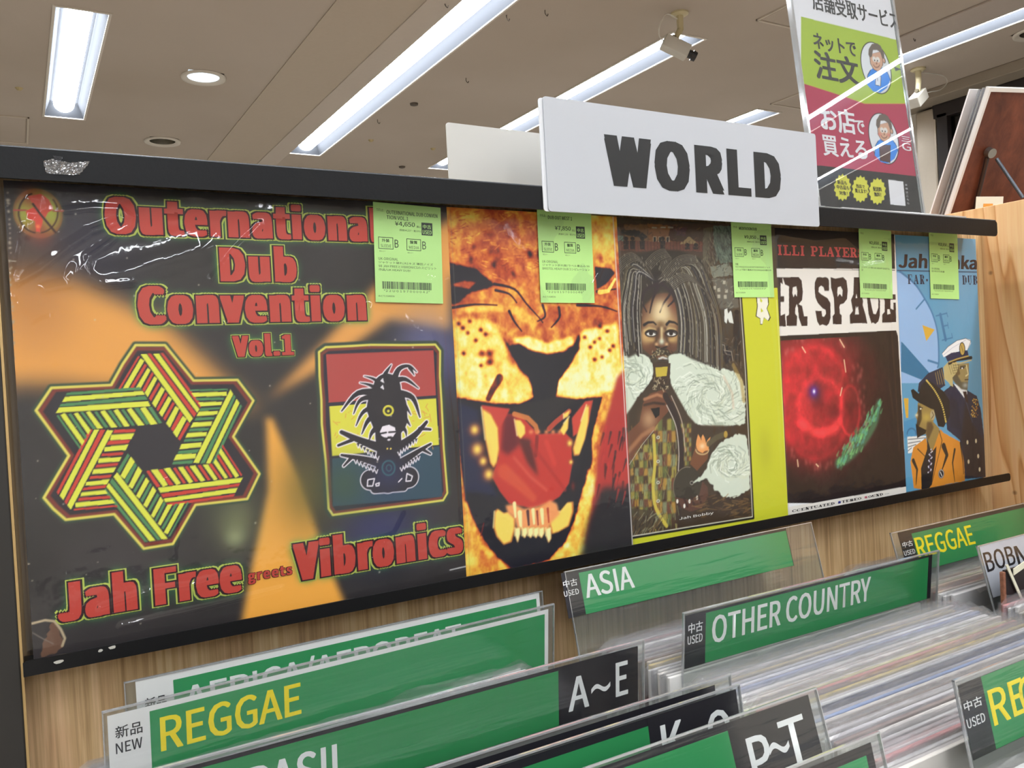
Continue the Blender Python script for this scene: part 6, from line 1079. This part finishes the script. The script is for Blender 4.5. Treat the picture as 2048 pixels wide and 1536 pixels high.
# right column
t, pl, wd = divider((1780, 1066), None, 14.75, 'used-stock green divider with yellow letters, at the back of the right bin', 'right bin dividers', width=0.325)
u = [pl.uv(x, y)[0] for x, y in ((1796, 1070), (1821.5, 1064), (2047, 1012))]; slab(t, pl, 'paper_insert', (u[0], -.0455, u[2] + .0015, -.0015), m_blk); slab(t, pl, 'green_field', (u[1], -.0452, u[2], -.0055), m_grn, .00016); slab(t, pl, 'category_block', (u[0], -.0455, u[1], -.0016), m_blk, .00016)
dtext(t, pl, '中古', (1806, 1096), (1823, 1080), m_wtx, .012); dtext(t, pl, 'USED', (1809, 1112), (1828, 1097), m_wtx, .014); dtext(t, pl, 'REGGAE', (1838, 1117), (1940, 1049), m_yel)
t, pl, wd = divider((1953, 1092), None, 13.75, 'white artist divider with black letters, partly hidden, at the right edge', 'right bin dividers', width=0.325)
slab(t, pl, 'paper_insert', (pl.uv(1959, 1096)[0], -.05, wd - .006, -.001), mat('artist_card', (206, 208, 222), 0.5)); dtext(t, pl, 'BOB', (1972, 1134), (2022, 1090), m_blk, .018, h=.019); dtext(t, pl, 'MA', (2034, 1121), (2086, 1077), m_blk, .018, h=.019)

# ---------------------------------------------------------------- records standing in the bins
m_poly = clear('record_polythene', (252, 252, 253), 0.13, 0.08, 0.05, (50, 0.7, (0.4, 1, 1.0)))
cols = [(240, 238, 232), (234, 228, 218), (222, 220, 218), (244, 243, 242), (206, 200, 196), (206, 180, 150), (222, 196, 120), (150, 160, 196), (96, 132, 190), (210, 140, 140), (184, 60, 56), (60, 54, 56), (140, 120, 100), (206, 214, 170), (236, 206, 90), (168, 214, 140), (120, 90, 84)]
wts = [14, 11, 9, 13, 7, 5, 4, 3, 2, 3, 1, 1, 2, 2, 1, 1, 1]
def polybag(seed, L_=0.326, ss=34):
    r = np.random.RandomState(seed); V = []; Fc = []
    for side in (-1, 1):
        n0 = len(V); ph = r.rand(4) * 6.28
        for j, z in enumerate((-0.020, -0.006, 0.001, 0.0075)):
            for i in range(ss):
                x = i / (ss - 1); w_ = (0.0001, 0.0003, 0.0006, 0.0012)[j]
                y = side * (0.0018 + (0.0, 0.0001, 0.0, -0.0010)[j]) + w_ * (sin(11 * x + ph[0]) * .5 + sin(31 * x + ph[1]) * .35 + (r.rand() - .5) * .7)
                zz = z + (0 if j < 3 else 0.0020 * sin(7 * x + ph[2]) + 0.0020 * (r.rand() - .5) - 0.006 * (max(0, .03 - x) / .03 + max(0, x - .97) / .03))
                V.append((-0.006 + L_ * x, y, 0.314 + zz))
        Fc += [(n0 + j * ss + i, n0 + j * ss + i + 1, n0 + (j + 1) * ss + i + 1, n0 + (j + 1) * ss + i) for j in range(3) for i in range(ss - 1)]
    n = len(V); V += [(-0.0063, -0.0018, 0.27), (-0.0065, 0.0018, 0.27), (-0.0065, 0.0018, 0.318), (-0.0063, -0.0018, 0.318)]; Fc.append((n, n + 1, n + 2, n + 3))
    me = bpy.data.meshes.new('plastic_sleeve'); me.from_pydata(V, [], Fc); me.polygons.foreach_set('use_smooth', [True] * len(Fc)); me.materials.append(m_poly); return me
bags = [polybag(s) for s in range(9)]
jack = []
for i, c in enumerate(cols):
    mb = MB().box((0, -0.0016, 0), (0.314, 0.0016, 0.314), 0.0004, 1); me = bpy.data.meshes.new('cardboard_jacket'); me.from_pydata(mb.V, [], mb.F); me.materials.append(mat('jacket_card_%d' % i, c, 0.6, mottle=0.15)); jack.append(me)
rr = random.Random(4)
def record(x, y, z, ci, bi, label, group):
    t = thing('bagged_record', (x, y, z), label, 'record', group)
    for nm, me in (('cardboard_jacket', jack[ci]), ('plastic_sleeve', bags[bi])):
        o = bpy.data.objects.new(nm, me); COL.objects.link(o); o.parent = t
    return t
rows = [("left", 0.026, [(-0.022, -0.047), (-0.066, -0.155), (-0.186, -0.246), (-0.322, -0.345), (-0.382, -0.478)]),
        ('middle', 0.4205, [(-0.044, -0.128), (-0.152, -0.325), (-0.358, -0.480)]),
        ("right", 0.771, [(-0.016, -0.052), (-0.086, -0.138), (-0.186, -0.480)])]
accent = {('middle', 9): 9, ('middle', 12): 6, ('middle', 20): 6, ('middle', 24): 7, ('middle', 38): 8, ('middle', 33): 14, ('middle', 50): 9, ('right', 14): 10}
for nm, x0, segs in rows:
    k = 0
    for a, b in segs:
        y = a
        while y > b:
            ci = accent.get((nm, k)) or rr.choices([i for i in range(len(cols)) if i not in (8, 10, 14)], [w_ for i, w_ in enumerate(wts) if i not in (8, 10, 14)])[0]; xx = min(x0 + rr.uniform(-0.0045, 0.0045), 1.128 - 0.326)
            lb = {8: 'record with a strong blue edge among pale sleeves in the middle bin', 14: 'record with a bright yellow edge among pale sleeves in the middle bin', 10: 'record with a deep red edge in the right bin'}.get(accent.get((nm, k)))
            record(xx, y, 0.7412 + rr.uniform(0, 0.0045), ci, rr.randrange(9), lb or 'thin record in a shiny clear sleeve packed upright in the %s bin' % nm, 'records in the %s bin' % nm); y -= 0.0045 + rr.uniform(0, 0.0006); k += 1
# the black cover standing proud at the right edge
q = at(2004, 1140, 1, -0.178); t = thing('black_record', (q[0], -0.178, 0.7410), 'black record cover with worn brown edge standing proud at the right picture edge', 'record')
MB().box((q[0], -0.181, 0.7410), (1.120, -0.178, q[2]), 0.0006).build('cardboard_jacket', mat('black_cover', (22, 14, 18), 0.35), t); MB().box((q[0] - 0.004, -0.1815, 0.7410), (q[0], -0.1775, q[2] - .001), 0.0008).build('worn_spine', mat('worn_brown', (150, 96, 70), 0.8, bump=(300, 0.4), mottle=0.5), t)
P_ = Plane((0, -0.1825, 0)); a, b = P_.uv(2010, 1130), P_.uv(2044, 1208); MB().prism([(a[0], a[1]), (a[0] + .004, a[1]), (b[0] + .004, b[1]), (b[0], b[1])], .0008, lambda u, v, d: P_.pt(u, v, d)).build('paper_strip', mat('cream_paper', (216, 212, 190), 0.6), t)
a, b = P_.uv(2026, 1142), P_.uv(2060, 1118); MB().prism([(a[0], a[1] - .004), (b[0], b[1] - .004), (b[0], b[1] + .002), (a[0], a[1] + .002)], .0008, lambda u, v, d: P_.pt(u, v, d)).build('paper_strip', MATS['cream_paper'], t)

# ---------------------------------------------------------------- slanted display lid and boards beyond the plywood
U_ = np.array([.957, -.29, 0]); U_ /= np.linalg.norm(U_); nh = np.cross(U_, [0, 0, 1]); TL = 29.0
V_ = nh * sin(radians(TL)) + np.array([0, 0, 1]) * cos(radians(TL)); O_ = at(1980, 183, 1, .1); LP = Plane(O_, U_, V_)
m_brn = wood_mat('brown_veneer', (74, 38, 26), (96, 52, 36), (116, 66, 46), 60)
lid = thing('tilted_display_board', tuple(LP.pt(0.1, -0.21)), 'brown veneered board in a white frame, propped open, at the upper right', 'board')
slab_ = lambda t, nm, box, m, d, th: MB().prism([(box[0], box[1]), (box[2], box[1]), (box[2], box[3]), (box[0], box[3])], th, lambda u, v, e: LP.pt(u, v, d + e)).build(nm, m, t)
slab_(lid, 'panel', (0, -.235, .40, 0), m_brn, -.004, .003)
mwf = mat('white_frame', (222, 220, 216), 0.35)
slab_(lid, 'top_frame', (-.004, 0, .40, .006), mwf, -.006, .008); slab_(lid, 'side_frame', (-.004, -.235, 0, 0), mwf, -.006, .008)
MB().tube([LP.pt(*LP.uv(1974, 303), .002), LP.pt(*LP.uv(1974, 303), .012)], .0075, 16).build('stay_bracket', mat('zinc', (150, 148, 142), 0.3, metal=0.9), lid)
a = LP.pt(*LP.uv(1984, 314), .010); b = at(2046, 396, 1, a[1] - .03); MB().tube([a, b], .0028, 10).build('stay_rod', mat('gunmetal', (86, 92, 100), 0.35, metal=0.7), lid)
a = LP.pt(*LP.uv(1971, 314), .004); b = LP.pt(*LP.uv(1944, 425), .004); MB().tube([a, b], .0034, 10).build('stay_arm', mat('dark_stay', (46, 30, 28), 0.4), lid)
for i, (dx, dd, L_) in enumerate(((1975, .016, 'nearest'), (1968, .028, 'second'), (1960, .040, 'rearmost'))):
    L3 = Plane(LP.pt(0, 0, -dd), U_, V_); u0, v1 = L3.uv(dx, 172 + 3 * i); t = thing('acrylic_sheet', tuple(L3.pt(u0, -.24)), '%s of the three clear acrylic sheets leaning left of the brown board' % L_, 'acrylic sheet', 'clear acrylic sheets by the brown board')
    for nm, bx, mm, th in (('sheet', (u0, -.24, u0 + .36, v1), clear('acrylic_sheet_2', (250, 251, 252), 0.04, 0.01, .03), .0022), ('polished_edge', (u0 - .003, -.24, u0, v1), me_, .003), ('polished_edge', (u0, v1 - .003, u0 + .36, v1), me_, .003)):
        MB().prism([(bx[0], bx[1]), (bx[2], bx[1]), (bx[2], bx[3]), (bx[0], bx[3])], th, lambda u, v, e: L3.pt(u, v, e)).build(nm, mm, t)
u0 = LP.uv(1938, 178)[0] + .0; LP2 = Plane(LP.pt(0, 0, -.055), U_, V_); u0, v1 = LP2.uv(1938, 178); t = thing('white_board', tuple(LP2.pt(u0 + .1, -.235)), 'blank white board leaning left of the clear sheets and the brown board', 'board')
MB().prism([(u0, -.25), (u0 + .36, -.25), (u0 + .36, v1), (u0, v1)], .003, lambda u, v, e: LP2.pt(u, v, e)).build('board', mat('white_board', (242, 240, 240), 0.5), t)
cd = thing('price_card', tuple(at(1960, 418, 1, .06)), 'cream card with an orange square under the propped brown board', 'card'); PC = Plane(at(1950, 425, 1, .06), U_, (0, 0, 1))
u1 = .045; MB().prism([(0, -.02), (u1, -.02), (u1, .022), (0, .022)], .0008, lambda u, v, e: PC.pt(u + .14 * v, v, e)).build('paper', mat('cream_card', (214, 206, 184), 0.6), cd); MB().prism([(.012, -.0), (.028, -.0), (.028, .012), (.012, .012)], .0002, lambda u, v, e: PC.pt(u + .14 * v, v, e + .0009)).build('orange_square', mat('orange_ink', (214, 140, 40), 0.6), cd)
ac = thing('display_cabinet', (1.60, 0.35, 0.0), 'low plywood display cabinet behind the partition, carrying the propped brown board', 'cabinet')
MB().box((1.16, 0.02, 0.0), (2.0, 0.55, 1.44), 0.003).build('body', mat('cabinet_ply', (190, 140, 92), 0.6), ac)
